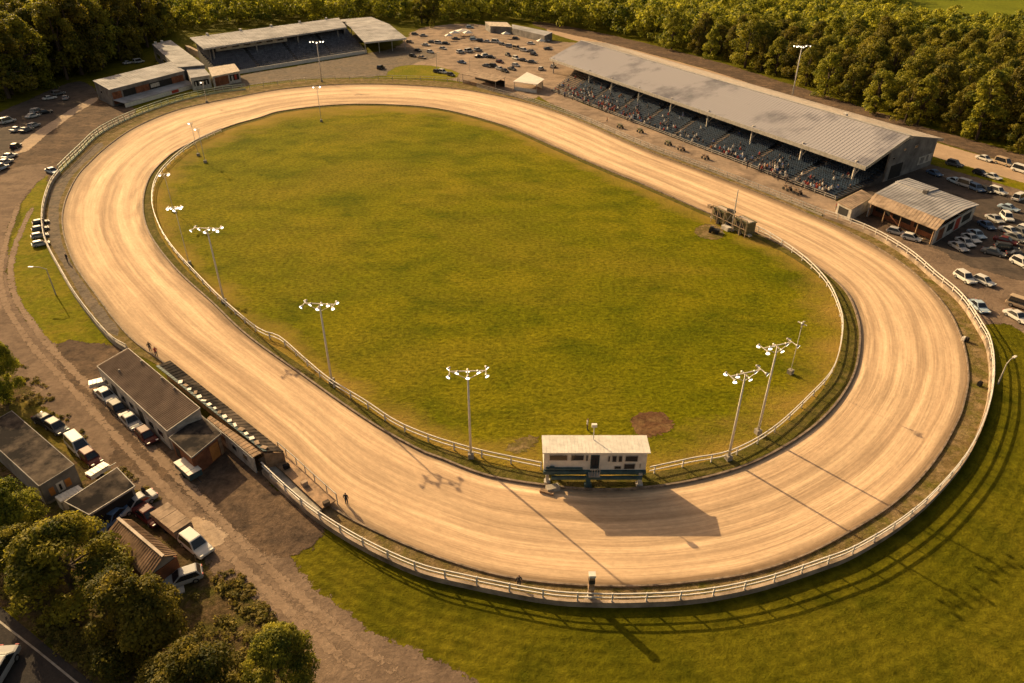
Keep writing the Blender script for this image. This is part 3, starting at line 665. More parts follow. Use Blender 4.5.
    m = MB(); p = RR.lerp(RL, .14)+Vector((3,1.5,-.6)); m.box(p, (.9,.9,1.0), .6); m.build('roof_vent', M['white'], T)
    return pt, rz, N, bays
pt, rz, NROW, bays = main_stand()

# --- far stand
def far_stand():
    T = thing('grandstand', 'far covered stand with a shallow grey roof and slate seats behind a white front wall', 'grandstand', (-95, 305, 0))
    E0, E1, B1, B0 = Vector((-112.8,274.2,8)), Vector((-72.8,335.1,8)), Vector((-80.8,357.6,9.3)), Vector((-124.7,292.8,9.3))
    m = MB(); m.slab(E0, E1, B1, B0, .25, 50, .1, .08); m.build('roof', M['roofgrey'], T)
    f = MB(); f.beam(E0+Vector((0,0,-.3)), E1+Vector((0,0,-.3)), .15, .5); f.build('fascia', M['offwhite'], T)
    S0, S1, T1, T0 = at(218,77), at(366,53), Vector((-76,350,0)), Vector((-121.5,290,0))
    N = 14; tr = MB()
    P = lambda s, d: S0.lerp(S1, s).lerp(T0.lerp(T1, s), d)
    for i in range(N):
        q = [P(0,i/N), P(1,i/N), P(1,(i+1)/N), P(0,(i+1)/N)]; z = .9+i*.36
        tr.hexa([Vector((p.x,p.y,-.05-.002*i)) for p in q], [Vector((p.x,p.y,z)) for p in q])
    tr.build('terrace', M['tier'], T)
    for i in range(N-1):
        st = MB(); z = .9+i*.36
        for s0, s1 in ((.01,.24),(.26,.49),(.51,.74),(.76,.99)):
            a, b = P(s0,(i+.5)/N), P(s1,(i+.5)/N); n = int((b-a).length/.75); ang = math.atan2(b.y-a.y, b.x-a.x)
            for k in range(n):
                p = a.lerp(b, (k+.5)/n); st.box((p.x,p.y,z+.4),(.5,.45,.07),ang); st.box((p.x-.12,p.y+.1,z+.65),(.5,.07,.45),ang)
        p, q = P(0,(i+.5)/N), P(1,(i+.5)/N); st.beam((p.x,p.y,z+.3), (q.x,q.y,z+.3), .12, .1)
        st.build('seat_row', M['seatgrey'], T)
    w = MB(); w.wall(S0+Vector((.4,-.4,0)), S1+Vector((.4,-.4,0)), 1.3, 1.3, .25); w.build('front_wall', M['white'], T)
    w = MB(); w.wall(T0, T1, 8.6, 8.6, .25); w.wall(T0, Vector((-111.5,276.5,0)), 8.6, 7.6, .25); w.wall(T1, Vector((-74.5,337,0)), 8.6, 7.6, .25); w.build('wall', M['wallgrey'], T)
    u, v = Vector((-112.5,285,0)), Vector((-93,312,0))
    w = MB(); w.wall(u, v, 7.6, 7.6, .3, 5.4); w.build('press_gallery', M['white'], T)
    for k in range(6): win(T, u, v, .05+k*.16, .15+k*.16, 6.0, 6.9, out=.2)
    for s in (.06, .33, .62, .93):
        c = MB(); p = E0.lerp(E1, s).lerp(B0.lerp(B1, s), .1); c.beam((p.x,p.y,0),(p.x,p.y,p.z-.2),.4); c.build('column', M['offwhite'], T)
    for k in range(5):
        m = MB(); p = B0.lerp(B1, .1+.2*k)+Vector((0,0,.35)); m.box(p, (.8,.8,.9), .9); m.build('roof_vent', M['white'], T)
far_stand()
def canopy_end():
    T = thing('canopy', 'pale grey open-sided canopy joined to the right end of the far stand', 'canopy', at(380,46))
    a, b, c, d = at(364.4,42.3,5), at(406.7,38,5), at(389,24,6.6), at(349,26,6.6)
    e, f = at(371,16.8,5.6), at(340,19.5,5.6)
    m = MB(); m.slab(a, b, c, d, .2, 22, .1, .08); m.slab(d+Vector((0,0,-.012)), c+Vector((0,0,-.012)), e, f, .2, 22, .1, .08); m.build('roof', M['roofgrey'], T)
    fa = MB(); fa.beam(a+Vector((0,0,-.3)), b+Vector((0,0,-.3)), .2, .5); fa.build('fascia', M['white'], T)
    for s in (.03, .35, .66, .97):
        for k, (p, q) in enumerate(((a, b), (d, c))):
            r = p.lerp(q, s).lerp(d.lerp(c, s) if k == 0 else a.lerp(b, s), .06); cc = MB(); cc.beam((r.x,r.y,0),(r.x,r.y,r.z-.25),.28); cc.build('post', M['offwhite'], T)
    w = MB(); w.wall(d.lerp(a,.05), c.lerp(b,.05), 3, 3, .2); w.build('back_wall', M['wallgrey'], T)
canopy_end()

# --- clubhouse row
def ex_club(T, Q):
    a, b = Q[0], Q[1]
    board(T, a, b, .01, .12, .6, 4.0, 'wallbrown'); board(T, a, b, .14, .9, .5, 3.9, 'dark', 'opening'); board(T, a, b, .3, .48, 2.0, 3.9, 'wallbrown', out=.2); board(T, a, b, .5, .62, 2.5, 3.6, 'offwhite', out=.2); board(T, a, b, .80, .97, 1.2, 4.0, 'wallbrown', out=.2)
    win(T, Q[3], Q[0], .3, .42, 2.4, 3.4)
    d = (b-a).normalized(); n = Vector((d.y,-d.x,0)).normalized()
    p0, p1 = Vector((a.x,a.y,2.0)), Vector((b.x,b.y,2.0)); o = n*4.2
    m = MB(); m.slab(p0+o+Vector((0,0,-.7)), p1+o+Vector((0,0,-.7)), p1+n*.2, p0+n*.2, .12, 26, .1, .05); m.build('veranda_roof', M['roofgrey'], T)
    m = MB(); m.wall(p0+o*1.0, p1+o*1.0, 1.15, 1.15, .15); m.build('veranda_front', M['white'], T)
    board(T, p0+o, p1+o, .62, .72, .2, 1.1, 'red')
shed('clubhouse', 'long low clubhouse with a pale grey roof and veranda, leftmost building of the far corner', 'clubhouse', [(109,89.7,5),(184.6,70.6,5),(170.5,61.5,5.6),(92.5,80.6,5.6)], M['wallgrey'], M['roofgrey'], 30, .4, extra=ex_club)
def ex_mid(T, Q):
    win(T, Q[3], Q[0], .12, .3, 2.0, 3.8); win(T, Q[3], Q[0], .4, .6, 2.0, 3.8)
    for f in (.2, .55):
        m = MB(); p = Q[3].lerp(Q[2], f)+Vector((.3,-1,.35)); m.box(p, (.9,.9,.7), .4); m.build('roof_vent', M['white'], T)
shed('annex_hall', 'grey-roofed hall running back from the clubhouse towards the wood', 'hall', [(178,67.3,5.4),(204.5,65,5.4),(170.5,40,6),(152,44,6)], M['wallgrey'], M['roofgrey'], 16, extra=ex_mid)
def ex_small(T, Q):
    board(T, Q[0], Q[1], .1, .9, 1.2, 2.9, 'dark', 'opening')
    for k in range(4): board(T, Q[0], Q[1], .16+.19*k, .22+.19*k, 1.2, 2.5, 'offwhite', 'mullion', .17)
shed('ticket_office', 'small white-fronted ticket office with a blue-grey roof beside the clubhouse', 'office', [(190.4,78,4),(210,75,4),(202,65.5,4.7),(186,68.5,4.7)], M['offwhite'], M['roofgrey'], 12, extra=ex_small)
def ex_right(T, Q):
    board(T, Q[0], Q[1], .05, .55, .3, 3.1, 'wallbrown'); board(T, Q[0], Q[1], .6, .95, 1.0, 2.9, 'dark', 'opening'); board(T, Q[0], Q[1], .78, .86, 1.2, 2.7, 'red', 'door', .17); board(T, Q[0], Q[1], .66, .72, 1.0, 2.6, 'offwhite', 'door', .17)
shed('snack_bar', 'low rust-red snack bar with a pale roof next to the far stand', 'snack bar', [(212,76.6,3.6),(240,71,3.6),(234.4,63.5,4.3),(208,67.6,4.3)], M['offwhite'], M['rooflight'], 14, extra=ex_right)
m = MB(); m.wall(at(188,52,0), at(216,65.5,0), 2.6, 2.6, 1.4); tag(m.build('ramp_wall', M['tan_sunroof']), 'sunlit tan ramp wall between the annex hall and the far stand', 'wall')

# --- kiosk on the right
def kiosk():
    a, b, c, d = at(868,202,2.9), at(937,230,2.9), at(979.3,204.5,3.0), at(908,178.8,3.0)
    T = thing('food_hall', 'low grey-roofed food hall with an open rust-brown front beside the big grandstand', 'food hall', ((a+c)/2).xy.to_3d())
    k = .13; r0, r1 = a.lerp(d, k), b.lerp(c, k); r0.z = r1.z = 4.0
    s0, s1 = a.lerp(d, .62), b.lerp(c, .62); s0.z = s1.z = 3.9
    m = MB(); m.slab(a, b, r1, r0, .15, 22); m.build('roof_front', M['tan_sunroof'], T)  # sunlit tone of the front slope painted in as tan, the rest stays grey
    m = MB(); m.slab(r0+Vector((0,0,-.01)), r1+Vector((0,0,-.01)), s1, s0, .15, 22); m.build('roof', M['roofgrey'], T)
    m = MB(); h0 = s0.lerp(s1, .45); h1 = d.lerp(c, .45); u = Vector((0,0,.22))
    m.slab(s0+u, h0+u, h1+u, d+u, .3, 10); m.slab(h0+Vector((0,0,-.01)), s1+Vector((0,0,-.01)), c, h1, .15, 12); m.build('roof_rear', M['roofgrey'], T)
    Q = inset([a,b,c,d], .5); w = MB()
    w.wall(Q[1], Q[2], 2.7, 2.7, .2); w.wall(Q[2], Q[3], 2.7, 2.7, .2); w.wall(Q[3], Q[0], 2.7, 2.7, .2); w.build('wall', M['offwhite'], T)
    g0, g1 = Q[0].lerp(Q[3], .12), Q[1].lerp(Q[2], .12)
    w = MB(); w.wall(g0, g1, 3.0, 3.0, .2); w.build('front_wall', M['wallbrown'], T)
    for f0, f1 in ((.05,.28),(.33,.6),(.65,.95)): board(T, g0, g1, f0, f1, .9, 2.3, 'dark', 'opening')
    for f in (.02, .25, .5, .75, .98): mm = MB(); p = Q[0].lerp(Q[1], f); mm.beam((p.x,p.y,0),(p.x,p.y,2.75),.16); mm.build('post', M['wood'], T)
    board(T, Q[1], Q[2], .08, .22, .2, 2.4, 'wallbrown', 'door'); board(T, Q[1], Q[2], .3, .45, .9, 2.3, 'dark', 'opening'); board(T, Q[1], Q[2], .5, .62, .2, 2.4, 'red', 'door'); board(T, Q[1], Q[2], .68, .9, .8, 2.2, 'dark', 'opening')
    m = MB(); p = (h0+s1)/2; m.box((h0.x, h0.y, 4.3), (.8,.8,.6), .6); m.build('roof_vent', M['wallgrey'], T)
kiosk()
def ex_shed(T, Q): board(T, Q[0], Q[1], .15, .8, .3, 1.8, 'dark', 'opening')
shed('kiosk', 'small tan-roofed kiosk between the big grandstand and the food hall', 'kiosk', [(837,201.5,2.4),(852.5,209,2.4),(874,196,2.7),(861.5,189.5,2.7)], M['offwhite'], M['tan_sunroof'], 8, extra=ex_shed)

# --- pit building by the left straight
def ex_pit(T, Q):
    a, b = Q[3], Q[0]   # long side facing the service road
    for k in range(6): win(T, Q[0], Q[1], .0+.0, .001, .1, .2) if False else None
    p, q = Q[3], Q[0]
    for k in range(7):
        f = .05+.135*k
        if k % 3 == 1: board(T, Q[0], Q[1], f, f+.07, .1, 1.9, 'dark', 'door')
        else: win(T, Q[0], Q[1], f, f+.08, .9, 1.8)
    board(T, Q[1], Q[2], .02, .98, .2, 2.0, 'white', 'gable_board')
    for f, g_ in ((.25,.92),(.55,.93),(.72,.94),(.2,.3)):
        m = MB(); r = P_(Q, f, g_); m.box((r.x, r.y, r.z+.25), (.2,.2,.34), .4); m.build('roof_vent', M['wallgrey'], T)
def P_(Q, f, g_): return Q[0].lerp(Q[1], f).lerp(Q[3].lerp(Q[2], f), g_)
shed('pit_building', 'long brown-roofed pit building beside the left straight', 'building', [(97,366,2.7),(167,431,2.7),(200,408,4.1),(128,348,4.1)], M['offwhite'], M['roofbrown'], 60, .3, extra=ex_pit, fasc=M['offwhite'])
def ex_an(T, Q):
    board(T, Q[1], Q[2], .04, .5, .1, 2.1, 'wallbrown'); board(T, Q[1], Q[2], .55, .85, .2, 2.0, 'sign_o', 'painted_board'); board(T, Q[1], Q[2], .88, .99, .1, 2.2, 'wood', 'door')
    board(T, Q[0], Q[1], .1, .35, .4, 1.8, 'dark', 'opening')
shed('brick_annex', 'dark-roofed brick annex at the lower end of the pit building', 'annex', [(169,437.5,2.5),(191.5,457.5,2.5),(221.5,433,2.6),(201,415,2.6)], M['wallbrown'], M['roofdark'], 0, .25, extra=ex_an, fasc=M['wallgrey'])
def trackside():
    T = thing('trackside_stand', 'narrow trackside shelter with a dark ribbed roof and tan planks along the left straight', 'shelter', at(220,415))
    a, b, c, d = at(263,451,2.5), at(156,366,2.5), at(170,360.3,2.0), at(283.5,451,2.0)
    m = MB(); m.slab(a.lerp(d,.2), b.lerp(c,.2), c, d, .12, 34, .08, .04); m.build('roof', M['roofdark'], T)
    m = MB(); m.slab(a+Vector((0,0,.02)), b+Vector((0,0,.02)), b.lerp(c,.19)+Vector((0,0,.02)), a.lerp(d,.19)+Vector((0,0,.02)), .1, 40, .06, .03); m.build('glazed_strip', M['teal'], T)
    for k in range(17):
        f = .03+.046*k; p = a.lerp(b, f).lerp(d.lerp(c, f),   .16+.1*rng.random()); s = .5+.5*rng.random()
        q = MB(); q.box((p.x,p.y,p.z+.1), (.5*s+.2, .25+.25*rng.random(), .06), -.8+rng.normal()*.3); q.build('roof_patch', M['tarp'] if rng.random() < .7 else M['tan_sunroof'], T)
    e0, e1, e2, e3 = at(253,457,2.1), at(207,418,2.1), at(210.5,415.5,2.2), at(263,452,2.2)
    m = MB(); m.slab(e0, e1, e2, e3, .1, 16, .05, .03); m.build('plank_roof', M['wood'], T)
    w0, w1 = Vector((e0.x,e0.y,0)), Vector((e1.x,e1.y,0))
    m = MB(); m.wall(w0, w1, 2.0, 2.0, .15); m.build('wall', M['offwhite'], T)
    for f in (.1,.32,.55,.78): win(T, w1, w0, f, f+.1, .9, 1.6)
    for k in range(12):
        f = k/11; p = d.lerp(c, f)+((a-d)*.08); q = MB(); q.beam((p.x,p.y,0),(p.x,p.y,1.9),.12); q.build('post', M['wood'], T)
    m = MB(); m.wall(a.lerp(b,.02).lerp(d,.5), b.lerp(c,.5), 1.6, 1.6, .1); m.build('front_boarding', M['wood'], T)
    m = MB(); m.wall(a, d, 2.2, 1.8, .1); m.build('end_wall', M['wood'], T)
trackside()
def platform():
    T = thing('viewing_platform', 'stepped timber viewing platform with rails below the trackside shelter', 'platform', at(290,478))
    P = spline([(272,456),(290,472),(308,489),(330,509)], 1.5); 
    m = MB(); m.sweep(P, 1.5, .5, .62); m.build('deck', M['wood'], T)
    m = MB(); m.sweep([p+Vector((-.9,-.6,0)) for p in P], .7, .05, .3); m.build('lower_step', M['concrete'], T)
    r = MB(); r.sweep([p+Vector((.65,.5,0)) for p in P], .07, 1.4, 1.5)
    for p in P: r.box((p.x+.65,p.y+.5,.75),(.08,.08,1.5))
    r.build('railing', M['offwhite'], T)
    for k, p in enumerate(P[::2]):
        q = MB(); q.box((p.x-.2,p.y-.1,.85),(.6,.4,.45),.7); q.build('bench', M['roofdark'] if k % 2 else M['tan_sunroof'], T)
platform()

# --- houses at the lower left
def ex_h1(T, Q):
    a, b = Q[1], Q[2]
    for f0, f1 in ((.16,.3),(.62,.78)): board(T, a, b, f0, f1, .7, 1.6, 'sign_o', 'painted_sign')
    board(T, a, b, .38, .58, .6, 1.7, 'white', 'painted_sign'); board(T, a, b, .44, .5, .8, 1.5, 'cord', 'painted_mark', .17)
    board(T, a, b, .02, .97, .0, .25, 'concrete', 'plinth')
shed('workshop', 'dark-roofed workshop with painted boards on its end wall at the left edge', 'workshop', [(-22,430,2.5),(39,486,2.5),(74,464.5,2.7),(11.7,410.7,2.7)], M['wallgrey'], M['roofdark'], 0, .2, extra=ex_h1, fasc=M['wallgrey'])
shed('lean_to', 'low white lean-to between the two dark-roofed workshops', 'lean-to', [(60.5,502,1.2),(84,489.5,1.2),(78,485,1.35),(54.7,496.7,1.35)], M['offwhite'], M['white'], 6, .1)
def ex_h2(T, Q):
    board(T, Q[0], Q[1], .04, .96, .1, 1.8, 'dark', 'opening')
shed('garage', 'dark brown-roofed open garage between the workshop and the parked sedans', 'garage', [(89,514.5,2.1),(134.8,486,2.1),(117,467.4,2.5),(64.5,501.6,2.5)], M['wallgrey'], M['roofdark'], 0, .25, extra=ex_h2, fasc=M['offwhite'])
def house3():
    a, b = at(146.8,580,1.9), at(104,536,1.9); c, d = at(131.4,519.5,2.2), at(177.5,554.5,2.2)
    r0, r1 = a.lerp(d, .62), b.lerp(c, .62); r0.z = r1.z = 3.0
    T = thing('cabin', 'brown gable-roofed cabin beside the trees at lower left', 'cabin', at(140,555))
    m = MB(); m.slab(a, b, r1, r0, .12, 24, .07, .05); m.slab(c, d, r0+Vector((.02,0,-.01)), r1+Vector((.02,0,-.01)), .12, 24, .07, .05); m.build('roof', M['roofrust'], T)
    Q = inset([a,b,c,d], .3); w = MB()
    for i in range(4):
        w.wall(Q[i], Q[(i+1) % 4], 1.8, 1.8, .18)
    w.build('wall', M['wallbrown'], T)
    g_ = MB(); e = inset([a,b,c,d,r0,r1], .3); g_.add([Vector((Q[0].x,Q[0].y,1.8)), Vector((Q[3].x,Q[3].y,1.8)), Vector((e[4].x,e[4].y,2.8))], [(0,1,2)]); g_.build('gable', M['wallgrey'], T)
    win(T, Q[3], Q[0], .3, .5, .8, 1.5); board(T, Q[3], Q[0], .65, .85, .05, 1.7, 'dark', 'door')
    rc = MB(); rc.beam(r0+Vector((0,0,.03)), r1+Vector((0,0,.03)), .25, .08); rc.build('ridge_cap', M['rooflight'], T)
house3()

# --- judges box
def judges_box():
    A, B = Vector((3.1,52.4,0)), Vector((13.1,52.4,0)); dep = 2.1
    T = thing('judges_box', 'white judges box on teal stilts beside the inner rail', 'judges box', (8.1, 53.5, 0))
    zf, zt = 1.75, 4.05
    m = MB(); m.hexa([(A.x,A.y,zf),(B.x,B.y,zf),(B.x,B.y+dep,zf),(A.x,A.y+dep,zf)], [(A.x,A.y,zt),(B.x,B.y,zt),(B.x,B.y+dep,zt+.08),(A.x,A.y+dep,zt+.08)]); m.build('cabin', M['white'], T)
    m = MB(); m.slab((A.x-.15,A.y-.25,zt+.12),(B.x+.25,A.y-.25,zt+.12),(B.x+.25,A.y+dep+.2,zt+.24),(A.x-.15,A.y+dep+.2,zt+.24), .1, 30, .03, .015); m.build('roof', M['white'], T)
    m = MB(); m.box(((A.x+B.x)/2, A.y-.1, zf-.12), (10.05,.3,.4)); m.build('floor_beam', M['teal'], T)
    m = MB(); m.box(((A.x+B.x)/2+.2, A.y-.5, zf-.5), (8.9,.25,.3)); m.box(((A.x+B.x)/2, A.y+dep-.2, zf-.4),(9.6,.25,.3)); m.build('under_beam', M['teal'], T)
    for x, y, w in ((A.x+4.4,A.y-.35,.42),(B.x-.5,A.y-.2,.36),(A.x+.4,A.y+.2,.3),(A.x+.4,A.y+dep-.3,.3),(A.x+4.4,A.y+dep-.3,.3),(B.x-.5,A.y+dep-.3,.3)):
        m = MB(); m.box((x,y,zf/2-.2),(w,w,zf+.25)); m.box((x,y,.12),(w+.3,w+.3,.3)); m.build('stilt', M['teal'] if w > .4 else M['offwhite'], T)
    def wn(x0, x1, z0, z1, name='window'):
        f = MB(); f.box(((x0+x1)/2, A.y-.02, (z0+z1)/2), (x1-x0, .08, z1-z0)); w = f.build(name, M['teal'] if name == 'door' else M['offwhite'], T)
        g_ = MB(); g_.box(((x0+x1)/2, A.y-.06, (z0+z1)/2), (x1-x0-.14, .05, z1-z0-.12)); g_.build('pane', M['glass'], w)
    for q in ((.5,2.3,3.05,3.75),(2.6,3.9,3.05,3.75),(4.05,4.3,3.0,3.7),(6.2,6.45,2.9,3.6),(6.6,7.1,2.85,3.65),(7.2,7.65,2.85,3.65),(7.85,9.15,2.9,3.65),(7.8,8.95,1.95,2.65),(6.9,7.6,1.95,2.35),(9.35,9.5,2.1,2.6)):
        wn(A.x+q[0], A.x+q[1], q[2], q[3])
    wn(A.x+4.55, A.x+5.4, 2.0, 3.7, 'door')
    m = MB(); x = A.x+4.9
    for k in range(5): m.box((x, A.y-.5-.0*k, 1.7), (1.1,.8,.08)) if k == 0 else m.box((x-.5+.25*k, A.y-.85, 2.0+.1*k), (.05,.05,.9))
    m.beam((x-.5,A.y-.88,2.6),(x+.5,A.y-.88,2.6),.06); m.build('balcony', M['steel'], T)
    m = MB(); m.box((A.x+2.0,A.y-.1,2.08),(3.6,.3,.16)); m.box((A.x+.8,A.y-.22,2.25),(.5,.3,.2)); m.build('ledge', M['teal'], T)
    m = MB(); m.tube([(A.x+4.9,A.y+dep*.8,4.3),(A.x+4.9,A.y+dep*.8,6.0)], .05, 6); m.box((A.x+4.9,A.y+dep*.8,6.0),(.5,.3,.3)); m.build('antenna', M['white'], T)
    m = MB(); m.box((A.x+.9,A.y-.9,.25),(1.3,.7,.5),.3); tag(m.build('step_block', M['concrete']), 'pale concrete step block on the grass under the left end of the judges box', 'step block')
judges_box()
tg = MB(); tg.box((3.4,51.0,.18),(1.4,.35,.28),-.35); tag(tg.build('timber_baulk', M['wood']), 'sunlit timber baulk lying at the left end of the judges box', 'timber')

# --- canopies in the far car park
def canopy(corners, label, roofm, wallm=None):
    P = [at(*p) for p in corners]; T = thing('canopy', label, 'canopy', ((P[0]+P[2])/2).xy.to_3d())
    m = MB(); m.slab(*P, t=.12, ribs=10); m.build('roof', roofm, T)
    for p in inset(P, .5):
        q = MB(); q.beam((p.x,p.y,0),(p.x,p.y,p.z-.1),.16); q.build('post', M['offwhite'], T)
    Q = inset(P, .6)
    w = MB(); w.wall(Q[0], Q[1], 1.1, 1.1, .1); w.build('counter', wallm or M['wood'], T)
    w = MB(); w.wall(Q[3], Q[2], 2.0, 2.0, .1); w.build('back_wall', wallm or M['dark'], T)
canopy([(461.4,74,3.0),(496,81.5,3.0),(506,77,3.3),(474.7,69,3.3)], 'tan-roofed open canopy beside the far end of the grandstand barrier', M['tan_sunroof'])
canopy([(513,81.5,2.8),(537,84.5,2.8),(544.4,79,3.1),(527,72,3.1)], 'pale white-walled marquee at the open end of the long grandstand', M['tarp'], M['white'])
shed('store_shed', 'low pale store shed at the back of the far car park', 'shed', [(490,26,3.2),(512,27,3.2),(507,22.3,3.8),(485,21.6,3.8)], M['wallgrey'], M['rooflight'], 8)
shed('stable_block', 'long pale-roofed stable block along the far edge of the car park', 'stable', [(512,28,3),(545,35.5,3),(552.7,32.2,3.5),(512,24.3,3.5)], M['wallgrey'], M['roofgrey'], 16)

# ------------------------------------------------------------------ starting gate at the far straight
def gate():
    T = thing('starting_gate', 'olive starting gate wagon with two boxes and a white mast parked at the inner rail', 'starting gate', at(731,229), heading(731,229,10,5), None, 1.25)
    for x, l in ((-2.3,'w'),(2.3,'e')):
        m = MB(); m.box((x,.2,1.3),(2.7,1.5,1.6)); m.box((x,.2,2.16),(2.9,1.7,.12)); b = m.build('box_body', M['boxbody'], T, local=True)
        k = MB(); k.box((x,.2,2.25),(2.5,.9,.06)); k.build('hatch', M['rooflight'], b, local=True)
        k = MB(); k.box((x-.2,-.58,1.4),(1.6,.06,.9)); k.build('door', M['dark'], b, local=True)
        for yy in (-.5, .9):
            w = MB(); w.tube([(x,yy-.1,.4),(x,yy+.1,.4)], .4, 14); w.build('wheel', M['rubber'], T, local=True)
    m = MB(); m.box((0,-.2,.5),(8.4,.5,.2)); m.box((0,-.6,.3),(1.4,1.4,.6)); m.build('chassis', M['offwhite'], T, local=True)
    m = MB(); m.tube([(.2,-.1,.5),(.2,-.1,6.0)], [.11,.06], 8); m.beam((-.4,-.1,4.3),(.8,-.1,4.3),.07); m.build('mast', M['white'], T, local=True)
    m = MB(); m.box((-.3,0,2.6),(.9,.5,.35)); m.box((-1.1,.1,2.5),(.5,.4,.4)); m.build('camera_head', M['cord'], T, local=True)
    m = MB()
    for x in (-3.6,-2.4,-1.0,1.0,2.4,3.6):
        m.beam((x,-.75,0),(x,-.75,2.6),.09); m.beam((x,-.75,2.55),(x+.9 if x < 3 else x,-.75,1.2),.06)
    m.beam((-3.6,-.75,2.6),(3.6,-.75,2.6),.1); m.beam((-3.6,-.75,1.2),(3.6,-.75,1.2),.08); m.beam((-3.6,-.75,2.6),(-4.6,-.2,2.0),.09); m.box((-4.8,-.2,1.9),(.7,.5,.5)); m.build('gate_frame', M['tan_sunroof'], T, local=True)
    m = MB(); m.beam((-.9,-.7,.2),(.2,-.2,3.0),.08); m.beam((1.2,-.7,.2),(.3,-.2,3.0),.08); m.build('brace', M['offwhite'], T, local=True)
gate()
def cart(px, py, ang, label):
    T = thing('hand_cart', label, 'cart', at(px, py), ang)
    m = MB(); m.box((0,0,.6),(1.8,.9,.4)); m.box((-.5,0,.95),(.6,.7,.4)); m.build('tray', M['cord'], T, local=True)
    for x in (-.6,.6):
        for y in (-.5,.5):
            w = MB(); w.tube([(x,y-.06,.28),(x,y+.06,.28)], .28, 12); w.build('wheel', M['rubber'], T, local=True)
    m = MB(); m.beam((.9,0,.6),(1.8,0,.25),.07); m.build('drawbar', M['white'], T, local=True)
cart(714, 233, -.5, 'small dark cart standing on the bare grass beside the starting gate wagon')

# ------------------------------------------------------------------ finish post
def finish_post(px, py):
    T = thing('finish_post', 'tall banded finish post on the white outer rail opposite the judges box', 'post', at(px, py))
    m = MB(); m.box((0,0,1.5),(.45,.4,3.1)); m.build('column', M['wood'], T, local=True)
    for z, mm in ((.7,'white'),(1.7,'tan_sunroof'),(2.5,'cord')):
        k = MB(); k.box((0,0,z),(.5,.46,.42)); k.build('band', M[mm], T, local=True)
    k = MB(); k.box((0,0,3.15),(.55,.5,.25)); k.build('cap', M['white'], T, local=True)
    k = MB(); k.box((0,-.1,.15),(.9,.8,.35)); k.build('footing', M['concrete'], T, local=True)
finish_post(590, 601)

# ------------------------------------------------------------------ people
def body(name, seated=False, walk=0.0):
    me = bpy.data.meshes.new(name)
    hipz = .48 if seated else .92
    V = []; E = []; Rd = []
    def v(p, r, par=None):
        V.append(p); Rd.append(r); i = len(V)-1
        if par is not None: E.append((par, i))
        return i
    pel = v((0,0,hipz), .15); ch = v((0,-.02,hipz+.28), .14, pel); sh = v((0,0,hipz+.5), .13, ch); nk = v((0,-.01,hipz+.6), .055, sh)
    h1 = v((0,-.03,hipz+.70), .095, nk); h2 = v((0,-.02,hipz+.82), .085, h1)
    for s in (-1, 1):
        hp = v((s*.1,0,hipz-.04), .1, pel)
        if seated:
            kn = v((s*.13,-.42,hipz+.02), .075, hp); an = v((s*.13,-.45,.1), .05, kn); v((s*.13,-.6,.05), .045, an)
        else:
            kn = v((s*.1,-.04+s*walk*.12,.5), .075, hp); an = v((s*.1,s*walk*.28,.1), .05, kn); v((s*.1,s*walk*.28-.15,.05), .045, an)
        so_ = v((s*.2,0,hipz+.48), .07, sh); el = v((s*.26,.03-s*walk*.1,hipz+.22), .05, so_)
        wr = v((s*.2 if seated else s*.25, -.22 if seated else -.08-s*walk*.15, hipz+.1 if seated else hipz-.02), .035, el); v((s*.18 if seated else s*.25, -.3 if seated else -.1-s*walk*.18, hipz+.07 if seated else hipz-.12), .035, wr)
    me.from_pydata(V, E, []); o = bpy.data.objects.new(name, me); COL.objects.link(o)
    sk = o.modifiers.new('s', 'SKIN')
    for i, d in enumerate(me.skin_vertices[0].data): d.radius = (Rd[i], Rd[i]*(.72 if i in (0,1,2) else 1)); d.use_root = (i == 0)
    sb = o.modifiers.new('b', 'SUBSURF'); sb.levels = 1; sb.render_levels = 1
    dg = bpy.context.evaluated_depsgraph_get(); nm = bpy.data.meshes.new_from_object(o.evaluated_get(dg))
    bpy.data.objects.remove(o); bpy.data.meshes.remove(me)
    nm.name = name
    nm.materials.clear()
    for k in ('cloth','skin','trousers','hair'): nm.materials.append(M[k])
    for p in nm.polygons:
        c = p.center; z = c.z-hipz
        if z > .57: p.material_index = 3 if (z > .80 or (c.y > 0 and z > .66)) else 1
        elif z < .02 and abs(c.x) < .19: p.material_index = 2
        elif z < .12 and abs(c.x) > .16: p.material_index = 1
        elif seated and c.y < -.1 and z < .12: p.material_index = 2
        else: p.material_index = 0
        p.use_smooth = True
    return nm
SEATED, STAND, WALK = body('person_seated', True), body('person_standing'), body('person_walking', False, 1.0)
CL = {'red':(.30,.04,.03),'white':(.6,.57,.52),'dark':(.04,.04,.045),'blue':(.06,.10,.25),'orange':(.35,.14,.05),'pale blue':(.30,.38,.48),'grey':(.2,.19,.18)}
def person(mesh, p, rz, colr, label, group=None, s=1.0):
    o = bpy.data.objects.new('person', mesh); COL.objects.link(o); o.location = p; o.rotation_euler = (0,0,rz); o.scale = (s,)*3
    o.color = (*CL[colr], 1); return tag(o, label, 'person', group)
BAYN = ['bay at the food hall end', 'second bay from the food hall', 'third bay from the food hall', 'fourth bay from the food hall', 'middle bay', 'fourth bay from the open end', 'third bay from the open end', 'second bay from the open end', 'bare open end bay']
face = math.atan2(-.62, -.78)+math.pi/2
dens = [30, 34, 24, 16, 22, 34, 40, 48, 16]; used = set(); cn = list(CL); cw = [.17,.2,.31,.09,.05,.06,.12]
